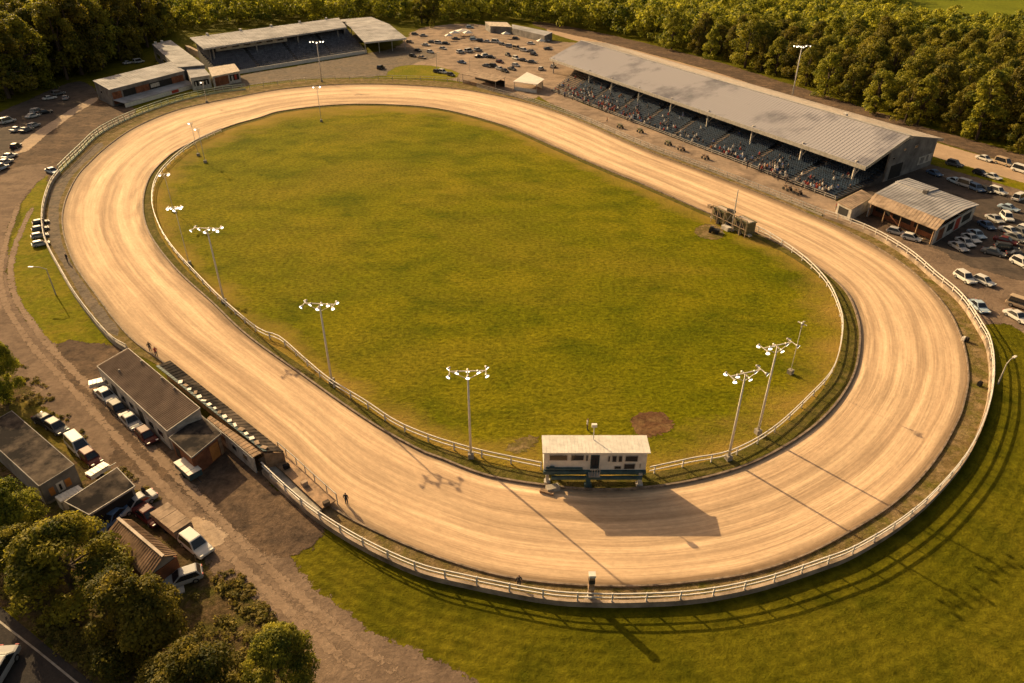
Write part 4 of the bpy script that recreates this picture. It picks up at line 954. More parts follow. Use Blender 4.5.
for bi, n in enumerate(dens):
    s0, s1 = bays[bi]
    for cl in range(n):
        for _ in range(12):
            row = int(min(NROW-3, abs(rng.normal())*2.6)) if rng.random() < .85 else int(rng.integers(3, 12))
            k = round((s0+.008+(s1-s0-.016)*min(max(.5+rng.normal()*.27, 0), 1))*150)
            if (row, k) not in used: break
        used.add((row, k)); p = pt(min(k/150,1), (row+.42)/NROW); c = str(rng.choice(cn, p=cw)); p.z = rz(row)+.0
        person(SEATED, p, face+rng.normal()*.15, c, f'seated spectator in {c} top, long grandstand, {BAYN[bi]}', 'spectators seated in the long grandstand', 1.05)
for px, py, c, l in ((519,588,'dark','person in dark clothes standing at the white outer rail left of the finish post'),
  (587,430,'white','person in a white top standing on the infield behind the judges box'),
  (151,352,'dark','person in dark clothes standing at the upper end of the trackside shelter'),
  (157,357,'red','person in a red top standing at the upper end of the trackside shelter'),
  (146,498,'dark','person in dark clothes on the service road beside the garage'),
  (607,122.5,'orange','person in an orange top walking on the tan path before the long grandstand'),
  (347,505,'dark','person in dark clothes standing at the kerb beside the viewing platform'),
  (68,262,'dark','person in dark clothes standing in the grey gutter of the left bend'),
  (458,82,'grey','person in grey at the fence end below the tan canopy'),
  (836,210,'red','person in a red top at the walk by the small tan kiosk')):
    person(WALK if 'walking' in l else STAND, at(px, py, .06), rng.random()*6, c, l, s=.9)

for i in range(26):
    near = i >= 15
    a_, b_ = (at(556,93), at(640,124)) if not near else (at(752,168), at(822,196))
    p = a_.lerp(b_, rng.random())+Vector((rng.normal()*.5-.8, rng.normal()*.5-.4, .04)); c = str(rng.choice(cn, p=cw))
    person(STAND, p, rng.random()*6.28, c, f'person in {c} top on the walk before the long grandstand, '+('near the food hall' if near else 'near the marquee'), 'people standing on the walk before the long grandstand', 1.05)

# ------------------------------------------------------------------ vehicles
def car_proto(kind):
    """x forward; returns the thing with body, windows, wheels and lamps"""
    L_, Wd, Hh = dict(sedan=(4.7,1.8,1.42), hatch=(4.1,1.75,1.48), suv=(4.7,1.9,1.75), van=(5.0,1.95,2.0), pickup=(5.3,1.95,1.78))[kind]
    T = thing('parked_car' if kind != 'pickup' else 'pickup_truck', 'x', 'car'); h = L_/2; w = Wd/2
    zb = .9 if kind in ('suv','van','pickup') else .82
    prof = dict(sedan=[(-h,.55,.72),(-h+.12,.3,.9),(-h+.9,.24,zb+.08),(-.2,.22,zb+.04),(h-1.5,.22,zb+.0),(h-.5,.24,.72),(h-.08,.32,.62),(h,.42,.55)],
      hatch=[(-h,.5,.8),(-h+.1,.3,.95),(-h+.5,.24,zb+.08),(0,.22,zb+.03),(h-1.2,.22,zb),(h-.45,.24,.74),(h-.08,.32,.62),(h,.42,.55)],
      suv=[(-h,.55,.9),(-h+.1,.34,1.0),(-h+.5,.3,zb+.1),(0,.28,zb+.06),(h-1.4,.28,zb+.04),(h-.5,.3,.86),(h-.08,.36,.74),(h,.45,.65)],
      van=[(-h,.5,.9),(-h+.1,.34,1.0),(-h+.5,.3,zb+.1),(0,.28,zb+.1),(h-1.1,.28,zb+.04),(h-.5,.3,.86),(h-.08,.36,.74),(h,.45,.65)],
      pickup=[(-h,.55,.95),(-h+.1,.4,1.0),(-h+.5,.34,1.0),(-.4,.32,1.0),(h-1.5,.32,zb+.1),(h-.5,.34,.92),(h-.08,.4,.78),(h,.5,.68)])[kind]
    b = MB(); vs = []; fs = []
    for i, (x, z0, z1) in enumerate(prof):
        ww = w*(.90 if i in (0, len(prof)-1) else .97 if i in (1, len(prof)-2) else 1); zm = z0+(z1-z0)*.55
        vs += [(x,-ww*.86,z0),(x,-ww,z0+.1),(x,-ww,zm),(x,-ww*.93,z1-.04),(x,-ww*.7,z1),(x,ww*.7,z1),(x,ww*.93,z1-.04),(x,ww,zm),(x,ww,z0+.1),(x,ww*.86,z0)]
    n = 10
    for i in range(len(prof)-1):
        for k in range(n): fs.append((i*n+k, i*n+(k+1)%n, (i+1)*n+(k+1)%n, (i+1)*n+k))
    fs += [tuple(range(n)), tuple((len(prof)-1)*n+k for k in range(n))[::-1]]; b.add(vs, fs)
    cx0, cx1, rx0, rx1 = dict(sedan=(-1.65,1.05,-.95,.25), hatch=(-1.95,1.0,-1.55,.2), suv=(-2.2,1.05,-1.9,.35), van=(-2.4,1.5,-2.25,.75), pickup=(-.75,1.1,-.5,.4))[kind]
    zc = zb+(.0 if kind != 'pickup' else .06); wt = w*.74; wb = w*.93
    cab_b = [(cx0,-wb,zc),(cx1,-wb,zc),(cx1,wb,zc),(cx0,wb,zc)]; cab_t = [(rx0,-wt,Hh-.04),(rx1,-wt,Hh-.04),(rx1,wt,Hh-.04),(rx0,wt,Hh-.04)]
    b.hexa(cab_b, cab_t); b.hexa([(rx0,-wt,Hh-.04),(rx1,-wt,Hh-.04),(rx1,wt,Hh-.04),(rx0,wt,Hh-.04)], [(rx0+.12,-wt+.1,Hh),(rx1-.12,-wt+.1,Hh),(rx1-.12,wt-.1,Hh),(rx0+.12,wt-.1,Hh)])
    bo = b.build('body', M['paint'], T, local=True)
    if kind == 'pickup':
        k = MB(); k.box((-h+1.1,0,1.02),(1.7,1.45,.05)); k.build('cargo_bed', M['dark'], T, local=True)
    def pane(p, name, off):
        c = sum((Vector(q) for q in p), Vector())/4; q = [c+(Vector(v)-c)*.86 for v in p]; o = Vector(off)
        m = MB(); m.hexa([v-o*.3 for v in q], [v+o for v in q]); m.build(name, M['glass'], T, local=True)
    pane([cab_b[1],cab_b[2],cab_t[2],cab_t[1]], 'windshield', (.03,0,.03)); pane([cab_b[3],cab_b[0],cab_t[0],cab_t[3]], 'rear_window', (-.03,0,.03))
    pane([cab_b[0],cab_b[1],cab_t[1],cab_t[0]], 'side_window', (0,-.03,.01)); pane([cab_b[2],cab_b[3],cab_t[3],cab_t[2]], 'side_window', (0,.03,.01))
    r = .36 if kind in ('suv','van','pickup') else .32
    for x in (-h*.58, h*.6):
        for y in (-1, 1):
            m = MB(); m.tube([(x,y*(w-.2),r),(x,y*(w+.025),r)], r, 16); wh = m.build('wheel', M['rubber'], T, local=True)
            k = MB(); k.tube([(x,y*(w+.0),r),(x,y*(w+.04),r)], r*.6, 12); k.build('rim', M['rim'], wh, local=True)
    for y in (-1, 1):
        m = MB(); m.box((h-.1,y*w*.66,.66 if kind in ('sedan','hatch') else .76),(.14,.36,.13)); m.build('headlight', M['lampw'], T, local=True)
        m = MB(); m.box((-h+.03,y*w*.7,.8),(.1,.3,.16)); m.build('tail_light', M['lampr'], T, local=True)
    m = MB(); m.box((h-.02,0,.42),(.08,1.1,.16)); m.build('grille', M['cord'], T, local=True)
    return T
PROTO = {k: car_proto(k) for k in ('sedan','hatch','suv','van','pickup')}
register()
def merged(root):
    """a small far version of a car: the same shapes joined in one mesh"""
    m = MB(); mats = []
    def rec(o):
        if o.type == 'MESH':
            mt = o.data.materials[0]
            if mt not in mats: mats.append(mt)
            m.add([v.co for v in o.data.vertices], [tuple(p.vertices) for p in o.data.polygons], mats.index(mt))
        for c in KIDS.get(o.name, ()): rec(c)
    rec(root); me = bpy.data.meshes.new('far_car'); me.from_pydata(m.v, [], m.f)
    for x in mats: me.materials.append(x)
    me.polygons.foreach_set('material_index', m.m); me.update(); return me
FARCAR = {k: merged(v) for k, v in PROTO.items()}
PC = dict(W=(.56,.54,.50), S=(.36,.35,.34), K=(.025,.025,.027), B=(.08,.13,.22), R=(.10,.018,.016), G=(.13,.13,.13), T=(.40,.30,.20), L=(.36,.45,.52))
firstuse = {}
def car(kind, px, py, dx, dy, c, label, s=1.12, group=None, far=False):
    p = at(px, py); rz_ = heading(px, py, dx, dy)
    if far:
        o = bpy.data.objects.new('parked_car', FARCAR[kind]); COL.objects.link(o); o.location = p; o.rotation_euler = (0,0,rz_); o.scale = (s,)*3; o.color = (*PC[c], 1)
        return tag(o, label, 'car', group)
    o = dup(PROTO[kind], p, rz_, label, group, s, PC[c]); o['category'] = {'pickup':'pickup truck','van':'van'}.get(kind, 'car'); return o
G1 = 'cars parked behind the pit building'
for a in [('sedan',107.5,398,11,9,'W','white sedan parked against the upper end of the pit building wall'),
 ('sedan',132,423.5,8,8,'S','silver sedan parked halfway along the pit building wall'),
 ('hatch',119.5,411.5,8,7,'K','black hatchback between the white and the silver sedan at the pit building wall'),
 ('hatch',148,439,8,8,'R','dark red hatchback at the lower end of the pit building wall'),
 ('sedan',47.5,424,9,5,'K','black sedan, upper of the two close together beside the workshop'),
 ('hatch',58,430,9,6,'G','dark grey hatchback nose to tail with the black sedan beside the workshop'),
 ('van',80,449,10,10,'W','white van on the grass beside the workshop'),
 ('hatch',92,460.5,8,7,'R','red hatchback right behind the white van beside the workshop'),
 ('sedan',138,506,-9,5,'S','silver-grey sedan beside the brown cabin, upper of the row'),
 ('sedan',150,518,9,7,'R','dark red sedan between the garage and the pickup with the trailer'),
 ('sedan',113,521,-8,8,'B','blue-grey sedan tucked between the garage and the brown cabin'),
 ('hatch',184,581,-9,3,'S','silver hatchback parked across the lower end of the brown cabin'),
 ('suv',197,548,11,9,'W','white station wagon on the service road in front of the tan trailer')]:
    car(*a, s=.78)
G2 = 'cars in the right car park'
for kind, x, y, dx, dy, c, l in [
 ('suv',954,166,10,2.5,'G','grey car on the grass verge of the highway nearest the stand roof'),('hatch',980,175,10,3,'K','small black car on the highway verge'),('sedan',992,178.5,10,3,'W','white car on the highway verge right of the small black one'),
 ('sedan',955,183,10,4,'L','pale blue sedan in the top row of the right car park'),('sedan',934,175,8,3,'B','blue car in the shade behind the food hall'),('van',966,187,10,3,'S','silver van in the top row beside the dark blue car'),
 ('suv',975.5,190.5,7,3,'B','dark blue car right of the silver van in the top row'),('suv',997,193.5,9,3,'W','white wagon alone in the upper middle of the right car park'),('hatch',986,192,7,3,'K','black hatchback in the shade left of the white wagon'),
 ('van',1019,200,8,-3,'W','white van at the right edge of the top row'),('sedan',1008,210,9,2.5,'L','pale sedan above the big white wagon on the right'),('suv',1006,219.5,6,6,'W','big white wagon parked slantwise in the right car park'),
 ('sedan',994,221,8,4,'S','silver-white sedan left of the big slanting white wagon'),('sedan',986,227.5,7,4,'B','dark blue sedan in front of the silver-white sedan'),('sedan',1009,233,8,3,'W','white sedan below the big slanting wagon'),
 ('sedan',1015,240,8,3,'G','grey sedan under the white sedan at the right edge'),('hatch',1021,235,6,3,'G','dark grey hatchback cut by the right edge of the view'),('sedan',1005,243,8,2,'R','dark maroon sedan in the middle of the right-hand cluster'),
 ('suv',1006,251,7,1,'K','black wagon below the maroon sedan'),('hatch',1023,230,6,-2,'W','white hatchback at the far right edge'),
 ('sedan',958,249,8,4.5,'S','silver sedan at the front end of the slanted row of four'),('sedan',964.5,244.5,8,4.5,'W','white sedan second in the slanted row of four'),('sedan',970.5,240.5,8,4.5,'W','white sedan third in the slanted row of four'),('sedan',976,236.5,8,4.5,'L','pale blue sedan at the back of the slanted row of four'),
 ('sedan',993,254.5,8,2,'G','low grey sedan alone in the lower middle of the right car park'),('sedan',1018,257.5,7,1,'K','black sedan near the bottom right corner of the car park'),
 ('suv',1021,266,6,3,'W','white wagon at the right edge at the lower end of the car park'),
 ('suv',964,280.5,8,5,'W','white estate car, left of the two on the sunny dirt'),('hatch',983,283.5,7,3,'W','white hatchback with a dark roof beside the white estate on the sunny dirt'),
 ('sedan',978,309,6,5,'L','light blue car close behind the outer rail'),('sedan',1016,319,7,4,'W','white car at the right edge on the dirt near the grass'),('van',1021,308,6,2,'T','cream van at the right edge behind the white car'),
 ('hatch',911,240,8,2,'W','white car in front of the open food hall, nearer its right corner'),('hatch',896,234,8,2,'S','silver car in front of the open food hall, left of the white one')]:
    car(kind, x, y, dx, dy, c, l, .8, G2)
G3 = 'cars in the far car park'
ADJ = dict(W='white', S='silver', K='black', B='dark blue', R='red', G='grey', T='tan', L='pale blue')
far = [('hatch',437.5,73,6,1.2,'K','parked at the grass tongue beside the far fence, left of three'),('suv',443,73.5,6,1.2,'W','parked at the grass tongue beside the far fence, middle of three'),('hatch',451,76,6,1.5,'K','parked at the grass tongue beside the far fence, right of three'),
 ('sedan',462,63.5,6,1,'B','alone in the middle of the sunlit dirt'),('suv',460.5,53.2,6,-1,'W','left end of the upper row'),('van',469,52.3,6,-1,'W','second in the upper row'),('suv',478,51.2,6,-1,'S','third in the upper row'),
 ('sedan',479,57.5,6,-.5,'K','left of the close pair under the upper row'),('suv',486,57,6,-.5,'W','middle of the three under the upper row'),('sedan',491,58.2,6,.5,'K','right of the three under the upper row'),
 ('sedan',487,67,6,1,'G','left end of the dark line behind the tan canopy'),('suv',494,67.6,6,1,'K','second in the dark line behind the tan canopy'),('sedan',500,70,6,1.5,'S','third in the dark line behind the tan canopy'),('hatch',505,72.2,6,1.5,'K','last in the dark line behind the tan canopy'),('hatch',500,63,6,1,'R','lone small one above the dark line'),
 ('hatch',508,56,6,2,'K','upper left of the middle diagonal row'),('suv',516,59.6,6,2,'W','second in the middle diagonal row'),('sedan',523,61.4,6,1,'K','third in the middle diagonal row'),('sedan',532,63,6,.5,'G','right end of the middle diagonal row'),
 ('van',516.5,49.4,5,1,'T','left end of the right-hand upper row'),('suv',524,51.6,6,1,'W','middle of the right-hand upper row'),('sedan',531.5,52.4,6,1,'G','right of the right-hand upper row'),('hatch',534,55.5,6,1,'K','just below the right-hand upper row'),
 ('van',496,43,6,.5,'W','upper middle beside the dark hatchback'),('hatch',502.5,45.4,6,1,'G','right of the white van in the upper middle'),('suv',474,40.5,6,0,'L','left of the three below the tarps'),('suv',481,42,6,.5,'K','middle of the three below the tarps'),('sedan',487.5,42.6,6,.5,'S','right of the three below the tarps'),
 ('sedan',456,39.6,6,0,'G','just left of the white tarps'),('suv',470,28.3,5,0,'L','furthest back beside the wood'),('sedan',548,49.8,6,0,'G','beside the end of the stand roof'),('sedan',545,41.5,6,0,'W','near the stable block'),('hatch',516,66.5,6,1,'W','low white one between the two canopies'),
 ('sedan',426,46,6,.5,'W','left part of the far dirt near the bush'),('hatch',410,43,6,.5,'T','beside the open-sided canopy of the far stand'),('sedan',418,51.5,6,1,'K','in the grey patch right of the far canopy'),('hatch',430.5,53,6,1,'W','right edge of the grey patch by the far canopy'),
 ('hatch',415,35,5,0,'G','below the round bush at the back, left of two'),('sedan',423.5,36.5,5,0,'S','below the round bush at the back, right of two'),('sedan',531,44.5,6,.5,'W','alone beside the weedy patch'),('hatch',516,39.5,5,.5,'K','on the weedy patch before the stable block'),
 ('sedan',432,43,6,.5,'G','left end of the loose row right of the bushes'),('suv',439,44,6,.5,'W','second of the loose row right of the bushes'),('hatch',446,44.5,6,.5,'K','last of the loose row right of the bushes'),('sedan',443,49.5,6,1,'S','under the loose row right of the bushes'),
 ('hatch',413,57,6,1,'K','by the right posts of the open-sided canopy'),('sedan',422,58.5,6,1,'T','near the open-sided canopy, beside the black hatchback'),('suv',510,47.5,6,.5,'S','between the two upper rows'),('sedan',512,70,6,1.5,'K','just behind the white-walled marquee'),
 ('suv',381,69,8,-3,'K','alone on the grey forecourt of the far stand'),('hatch',541,70,5,-3,'W','at the open end of the long grandstand'),('sedan',553,67.5,5,-3,'S','under the open end of the long grandstand roof')]
for kind, x, y, dx, dy, c, l in far: car(kind, x, y, dx, dy, c, f'{ADJ[c]} car in the far car park, {l}' if len(l.split()) < 9 and 'far' not in l else f'{ADJ[c]} car {l}',   .88, G3, True)
G4 = 'cars in the far left lot'
for kind, x, y, dx, dy, c, l in [('van',8,123,6,-1.5,'W','white van at the left end of the far left lot'),('sedan',33,117.5,6,-1.5,'W','white car, nearer of the pair in the middle row of the far left lot'),('suv',38,113,6,-1.5,'S','silver car, further of the pair in the middle row of the far left lot'),
 ('sedan',45,113.5,6,-1,'K','black car ending the middle row of the far left lot'),('sedan',17.5,131,6,-2,'W','white car at the left end of the front row of the far left lot'),('sedan',27,131.5,6,-2,'G','grey car second in the front row of the far left lot'),('hatch',34.5,127,6,-2,'S','silver hatchback ending the front row of the far left lot'),
 ('suv',59,95,6,-1,'G','grey wagon at the top of the far left lot'),('sedan',50,99.5,6,-1,'W','white car left of the grey wagon at the top of the far left lot'),('sedan',66,99.5,2,-3,'S','silver car right of the grey wagon at the top of the far left lot'),
 ('sedan',10,158,6,-2.5,'W','white car furthest from the view edge of the roadside three on the left'),('sedan',6,164,6,-2.5,'S','silver car in the middle of the roadside three on the left'),('suv',1,170,6,-2.5,'L','pale blue car cut by the left edge, last of the roadside three'),('hatch',16.5,148,5,-3,'K','black hatchback at the lower end of the concrete path'),
 ('sedan',53,173,6,2,'L','pale blue car parked at the outside of the left barrier wall'),
 ('sedan',128,64,6,-1,'W','white car behind the clubhouse roof, left of two'),('van',139,63,6,-1,'W','white van behind the clubhouse roof, right of two'),
 ('hatch',41.5,245.5,5,-1,'W','white hatchback, lowest of four in a line at the left barrier'),('hatch',40.5,237.5,5,-1,'S','silver hatchback, second lowest of four in a line at the left barrier'),('hatch',41,230.5,5,-1,'G','grey hatchback, third of four in a line at the left barrier'),('hatch',41.5,224,5,-1,'K','black hatchback, top of four in a line at the left barrier')]:
    car(kind, x, y, dx, dy, c, l, .66 if 'in a line' in l else .86, G4, True)
# cars on the highway
for kind, x, y, c, l in [('sedan',984,160.5,'W','white car driving on the highway, left of three'),('van',1003,165,'T','cream van driving on the highway beside the white car'),('van',1021,172.5,'W','white van on the highway at the right edge')]:
    car(kind, x, y, 10, 3, c, l, .85, None, True)
car('sedan', -2, 676, -6, 10, 'S', 'silver car on the asphalt road in the bottom left corner', .9)
for k in PROTO.values():   # the pattern cars themselves leave the scene
    def rm(o):
        for c in KIDS.get(o.name, []): rm(c)
        bpy.data.objects.remove(o)
    rm(k)

def trailer(px, py, dx, dy, label, L_=4.2, wd=2.0, h=1.0, top='tarp', name='trailer', body_='white'):
    T = thing(name, label, 'trailer', at(px, py), heading(px, py, dx, dy), None, .78)
    m = MB(); m.box((0,0,.55+h/2-.1),(L_,wd,h-.2)); m.build('body', M[body_], T, local=True)
    m = MB(); n = 5
    for i in range(n): m.box((-L_/2+L_*(i+.5)/n,0,.5+h+.02*(i % 2)),(L_/n-.05,wd+.06,.08))
    m.build('cover', M[top], T, local=True)
    for y in (-1, 1):
        w = MB(); w.tube([(0,y*(wd/2-.1),.32),(0,y*(wd/2+.08),.32)], .32, 14); w.build('wheel', M['rubber'], T, local=True)
    m = MB(); m.beam((L_/2,0,.5),(L_/2+1.1,0,.45),.1); m.build('drawbar', M['cord'], T, local=True)
    m = MB(); m.box((-L_/2-.02,0,.75),(.06,wd*.8,.25)); m.build('tail_board', M['red'], T, local=True)
trailer(174, 527, 11, 9, 'tan planked trailer hitched behind the white station wagon', 5.2, 2.2, 1.1, 'tan_sunroof', body_='tan_sunroof')
trailer(190, 474, 9, 8, 'white covered trailer with teal stripes beside the brick annex', 4.0, 1.7, .9, 'tarp', body_='teal')
trailer(101, 387, 8, -2, 'small white trailer parked above the white sedan at the pit building', 2.8, 1.3, .7, 'white')
trailer(100, 476, 8, -5, 'small white trailer just behind the garage roof', 2.6, 1.2, .7, 'white')
m = MB(); m.box((*at(171,593).xy, .14), (2.1,1.2,.12), .5); m.box((*at(171,593).xy, .04), (1.8,.9,.1), .5); tag(m.build('sheet_stack', M['offwhite']), 'pale sheets of board lying on the ground below the brown cabin', 'boards')
# bikes and quads on the walk before the long grandstand
def quad(px, py, ang, label, c=(.03,.03,.03)):
    T = thing('quad_bike', label, 'quad bike', at(px, py, .035), ang, 'quad bikes on the walk before the long grandstand', 1.15)
    m = MB(); m.box((0,0,.6),(1.5,.5,.3)); m.box((.45,0,.8),(.5,.7,.12)); m.box((-.5,0,.8),(.6,.75,.12)); m.box((-.05,0,.86),(.6,.3,.14)); m.build('body', M['roofbrown' if int(px) % 2 else 'boxbody'], T, local=True)
    m = MB(); m.beam((.35,-.4,1.1),(.35,.4,1.1),.05); m.beam((.4,0,.8),(.35,0,1.1),.06); m.build('handlebar', M['steel'], T, local=True)
    for x in (-.55,.55):
        for y in (-.42,.42):
            w = MB(); w.tube([(x,y-.1,.25),(x,y+.1,.25)], .25, 12); w.build('wheel', M['rubber'], T, local=True)
for x, y, l in [(620,128,'small olive quad bike second from the far end of the tan walk'),(640,132.5,'olive quad bike parked behind the small one on the tan walk'),(668,145,'olive quad bike before the fourth column of the long grandstand'),(681,150.5,'brown quad bike closely following another before the long grandstand'),(705,159,'lone brown quad bike halfway along the tan walk'),(787,190,'brown quad bike nearest the crowd at the food hall end, left of two'),(797,194,'brown quad bike nearest the kiosk, right of two')]:
    quad(x, y, heading(x, y, 6, 3), l)
# tarps and clutter
def stall(px, py, label, w=4, d=3):
    T = thing('market_tent', label, 'tent', at(px, py), .3)
    m = MB(); m.add([(-w/2,-d/2,2.1),(w/2,-d/2,2.1),(w/2,d/2,2.1),(-w/2,d/2,2.1),(0,0,3.1)], [(0,1,4),(1,2,4),(2,3,4),(3,0,4),(3,2,1,0)]); m.build('canopy', M['tarp'], T, local=True)
    for x in (-1,1):
        for y in (-1,1): k = MB(); k.beam((x*w/2*.95,y*d/2*.95,0),(x*w/2*.95,y*d/2*.95,2.1),.08); k.build('leg', M['steel'], T, local=True)
stall(463, 35.5, 'larger white peaked tent at the back of the far car park', 7, 6); stall(468, 37.5, 'small white peaked tent in front of the larger one in the far car park', 4.5, 4); stall(455, 37.5, 'low white peaked tent left of the larger one in the far car park', 5, 4)
stall(506,38.5,'white peaked tent on the weedy patch before the stable block', 4, 3.5); stall(541,46,'white peaked tent beside the cars near the grandstand roof end', 4, 3); stall(449,40.5,'small white tent right of the bushes at the back of the far dirt', 3.5, 3)
# low speakers / marker stumps on the verge
for x, y, l in [(963,341,'white marker block on the verge inside the right bend, upper of the pair'),(966,341.5,'dark marker block on the verge right of the white one'),(979,386,'small dark marker block low on the right verge')]:
    m = MB(); p = at(x, y); m.box((p.x,p.y,.3),(.5,.4,.55),.5); m.box((p.x,p.y,.62),(.36,.3,.1),.5); tag(m.build('marker_block', M['white'] if 'white marker' in l else M['roofdark']), l, 'marker')

# ------------------------------------------------------------------ trees
def leaf_cloud(lobes, n, size, r, jitter=.25):
    """leaf faces on many small lobes: lobes = (centre, radius, tone)"""
    C_ = np.array([l[0] for l in lobes]); Rr = np.array([l[1] for l in lobes]); Tn = np.array([l[2] for l in lobes])
    w = Rr**2/np.sum(Rr**2); idx = r.choice(len(lobes), n, p=w)
    d = r.normal(size=(n,3)); d /= np.linalg.norm(d, axis=1)[:,None]; d[:,2] = np.where(d[:,2] < -.5, -d[:,2], d[:,2])
    rad = Rr[idx]*(1-np.abs(r.normal(size=n))*.22+r.normal(size=n)*.07)
    c = C_[idx]+d*rad[:,None]*np.array([1,1,.85])
    nrm = d+r.normal(size=(n,3))*.5; nrm[:,2] += .2; nrm /= np.linalg.norm(nrm, axis=1)[:,None]
    t = np.cross(nrm, r.normal(size=(n,3))); t /= np.linalg.norm(t, axis=1)[:,None]; b = np.cross(nrm, t)
    s = size*(.6+.8*r.random(n))[:,None]; k = (.55+.3*r.random(n))[:,None]
    v = np.stack([c-t*s*.5, c-b*s*k*.5+t*s*.05, c+t*s*.55, c+b*s*k*.5+t*s*.05], 1)
    tone = np.clip(Tn[idx]+r.normal(size=n)*.16, 0, 1)
    return v.reshape(-1,3), tone
def crown_mesh(name, lobes, n, size, r, mat):
    v, tone = leaf_cloud(lobes, n, size, r); f = np.arange(len(v)).reshape(-1,4)
    me = bpy.data.meshes.new(name); me.from_pydata(v.tolist(), [], f.tolist()); me.materials.append(mat)
    a = me.attributes.new('tone', 'FLOAT', 'FACE'); a.data.foreach_set('value', tone.tolist()); me.update(); return me
def make_lobes(r, h, rad, n, zlo=.25, lr=(.16,.3)):
    out = []
    for _ in range(n):
        z = zlo+(1-zlo)*r.random()**.8; u = (z-zlo)/(1-zlo)
        prof = math.sin(math.pi*min(1, .18+.80*u))**.65
        a = r.random()*6.283; q = prof*rad*(.35+.55*math.sqrt(r.random())); R_ = rad*(lr[0]+(lr[1]-lr[0])*r.random())*1.15
        out.append(((math.cos(a)*q, math.sin(a)*q, z*h-R_*.6), R_, min(1,max(0,.45+r.normal()*.22))))
    return out
def tree_proto(i, h, rad, nl, nleaf, size, mat, seed, zlo=.25, lr=(.16,.3)):
    r = np.random.default_rng(seed); lobes = make_lobes(r, h, rad, nl, zlo, lr)
    T = thing('tree', 'x', 'tree'); me = crown_mesh('crown', lobes, nleaf, size, r, mat)
    t = MB(); lean = r.normal(size=2)*.3
    t.tube([(0,0,-.1),(lean[0]*.3,lean[1]*.3,h*.25),(lean[0],lean[1],h*.55),(lean[0]*1.2,lean[1]*1.2,h*.85)], [rad*.075,rad*.06,rad*.04,rad*.012], 7)
    for k in r.choice(len(lobes), min(9, len(lobes)), replace=False):
        c = lobes[k][0]; z0 = h*(.22+.3*r.random()); t.tube([(lean[0]*.5,lean[1]*.5,z0), (c[0]*.5,c[1]*.5,(z0+c[2])*.52), c], [rad*.035,rad*.025,rad*.01], 5)
    t.build('trunk', M['bark'], T, local=True)
    o = bpy.data.objects.new('crown', me); COL.objects.link(o); o.parent = T
    return T
TP = [tree_proto(i, 15, 4.6+.5*(i % 3), 56, 5200, .50, M['leafA'], 20+i, .06) for i in range(5)]
NP = [tree_proto(i, 9+i*.6, 4.6, 62, 23000, .28, M['leafB'], 60+i, .10, (.10,.33)) for i in range(3)]
register()
def plant(proto, p, s, label, group=None, name=None, sz=None):
    sx = s*(.92+.16*rng.random()); o = dup(proto, (p.x, p.y, 0), rng.random()*6.28, label, group, (sx, s*(.92+.16*rng.random()), (sz or s)*(.94+.12*rng.random())))
    o['category'] = 'tree'; return o
# near trees at the lower left: centre of crown, height of that centre, size
for x, y, zc, s, sz, l in [(60,560,4.4,.88,.86,'large broad tree at lower left in front of the corner road'),(128,616,4,.80,.82,'round tree directly below the brown cabin'),
  (190,674,3.8,.78,.72,'pale sunlit tree at the bottom edge, middle of the lower left group'),(279,664,2.8,.55,.58,'dark compact tree at the bottom edge beside the service road'),
  (6,508,4.2,.62,.75,'tree behind the workshop at the left edge'),(-6,368,4,.52,.78,'dark tree on the left edge beside the service road, above the workshop'),
  (18,548,3.4,.55,.62,'dark tree tucked left of the large broad tree')]:
    p = at(x, y, zc); plant(NP[int(rng.integers(3))], p, s, l, 'trees at the lower left', sz=sz)
for x, y, s, l in [(418,27,.34,'round bush at the back edge of the far dirt, left of two'),(432,28,.27,'smaller round bush at the back edge of the far dirt, right of two'),(68,76,.3,'bush at the foot of the wood left of the clubhouse'),(241,24,.3,'bush behind the far stand roof')]:
    p = at(x, y); plant(TP[1], p, s, l, 'bushes', sz=s*1.0)
def inside(x, y, poly):
    c = False
    for (x0,y0), (x1,y1) in zip(poly, poly[1:]+poly[:1]):
        if (y0 > y) != (y1 > y) and x < (x1-x0)*(y-y0)/(y1-y0)+x0: c = not c
    return c
def wood(front, back, spacing):
    """jittered tree spots between the wood's front line and its back line"""
    F = [at(*p) for p in front]; poly = [(p.x,p.y) for p in F]+[tuple(q) for q in back]
    xs = [p[0] for p in poly]; ys = [p[1] for p in poly]; out = []
    y = min(ys); k = 0
    while y < max(ys):
        x = min(xs)+(spacing/2 if k % 2 else 0)
        while x < max(xs):
            px, py = x+rng.normal()*spacing*.2, y+rng.normal()*spacing*.2
            if inside(px, py, poly): out.append((px, py))
            x += spacing
        y += spacing*.86; k += 1
    front_d = lambda q: min(math.hypot(q[0]-a.x, q[1]-a.y) for a in spline(front, 6))
    return out
RW = wood([(528,22.5),(600,34),(700,56),(780,82),(830,103),(900,124),(960,141),(1040,162),(1100,178)], [(215,170),(330,330),(390,520),(330,575),(9,590)], 8.6)
LW = wood([(-60,118),(-20,104),(30,95),(62,84),(95,72),(130,60),(160,41),(190,30),(250,27),(300,25),(420,23.5),(528,22)], [(10,600),(-420,600),(-420,420),(-260,230)], 9.5)
field_poly = [(p.x,p.y) for p in (at(884,34), at(920,40), at(970,45), at(1060,52), at(1060,-3), at(892,-3))]
def proj(x, y, z):
    d = y*math.cos(PITCH)-(z-CAM_H)*math.sin(PITCH); return W/2+FPX*x/d, H/2-FPX*(y*math.sin(PITCH)+(z-CAM_H)*math.cos(PITCH))/d
def visible(q):
    u, v = proj(q[0], q[1], 13); u2, v2 = proj(q[0], q[1], 0); return -60 < u < 1084 and v2 > -4 and v < 683
RW = sorted([q for q in RW if visible(q) and not inside(q[0], q[1], field_poly)], key=lambda q: math.hypot(*q))
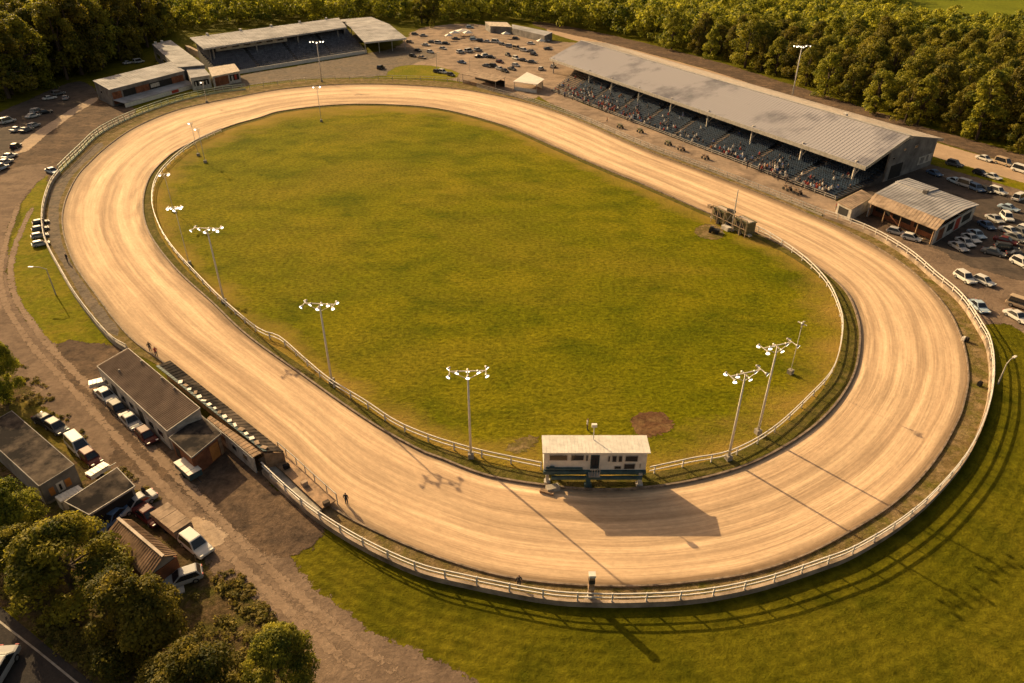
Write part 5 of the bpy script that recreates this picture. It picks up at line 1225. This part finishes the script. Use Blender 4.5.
LW = sorted([q for q in LW if visible(q)], key=lambda q: math.hypot(*q))
print('WOOD', len(RW), len(LW))
nR, nL = 165, 115
for i, q in enumerate(RW[:nR]):
    plant(TP[int(rng.integers(5))], Vector((*q,0)), .72+.45*rng.random()**1.5, 'broadleaf tree in the dense wood beyond the highway', 'trees of the wood beyond the highway')
for i, q in enumerate(LW[:nL]):
    big = 1.65 if q[0] < -110 and q[1] < 360 else 1.12
    plant(TP[int(rng.integers(5))], Vector((*q,0)), big*(.85+.25*rng.random()), 'broadleaf tree in the wood behind the clubhouse and far stand', 'trees of the wood behind the far stand')
def far_wood(name, pts, n_leaf):
    r = np.random.default_rng(99); Vs = []; Ts = []
    for q in pts:
        h = 13+4*r.random(); lb = make_lobes(r, h, 5.2, 14, .2, (.25,.42)); v, t = leaf_cloud(lb, n_leaf, 1.05, r); Vs.append(v+np.array([q[0],q[1],0])); Ts.append(np.clip(t+r.normal()*.12,0,1))
    v = np.concatenate(Vs); f = np.arange(len(v)).reshape(-1,4); me = bpy.data.meshes.new(name)
    me.from_pydata(v.tolist(), [], f.tolist()); me.materials.append(M['leafA'])
    a = me.attributes.new('tone', 'FLOAT', 'FACE'); a.data.foreach_set('value', np.concatenate(Ts).tolist()); me.update()
    o = bpy.data.objects.new(name, me); COL.objects.link(o); return o
tag(far_wood('forest', RW[nR:]+LW[nL:], 520), 'far dark woodland behind the stands, one continuous mass of crowns', 'forest', None, 'stuff')
for T in TP+NP:
    for c in KIDS.get(T.name, []): bpy.data.objects.remove(c)
    bpy.data.objects.remove(T)

# low brush and weeds at the lower left and along the service road
def brush(name, polys, n, size, hmax, label, mat='brush'):
    r = np.random.default_rng(5); pts = []
    for poly in polys:
        P = [(at(*q).x, at(*q).y) for q in poly]; xs = [p[0] for p in P]; ys = [p[1] for p in P]; k = 0
        while k < n:
            x, y = r.uniform(min(xs), max(xs)), r.uniform(min(ys), max(ys))
            if inside(x, y, P) and math.sin(x*.9+y*.4)+math.sin(y*1.3-x*.5)+r.normal()*.7 > -.1:
                pts.append(((x, y, hmax*.3*r.random()), .25+hmax*.45*r.random(), min(1,max(0,.5+r.normal()*.25)))); k += 1
    me = crown_mesh(name, pts, len(pts)*26, size, r, M[mat]); o = bpy.data.objects.new(name, me); COL.objects.link(o)
    return tag(o, label, 'undergrowth', None, 'stuff')
brush('undergrowth', [[(190,595),(235,580),(285,625),(312,668),(320,690),(130,690),(150,640)], [(0,590),(40,600),(120,660),(130,690),(100,683),(40,635)]], 170, .2, .45, 'tangled brown-green brush covering the bank below the service road')
brush('weeds', [[(205,560),(240,575),(285,622),(270,632),(220,600)], [(20,360),(50,392),(90,440),(70,450),(20,400)], [(120,465),(160,500),(150,505),(112,476)]], 70, .2, .22, 'low rusty weeds scattered along the edge of the service road')
bpy.context.view_layer.update()
print('OBJECTS', len(bpy.data.objects))
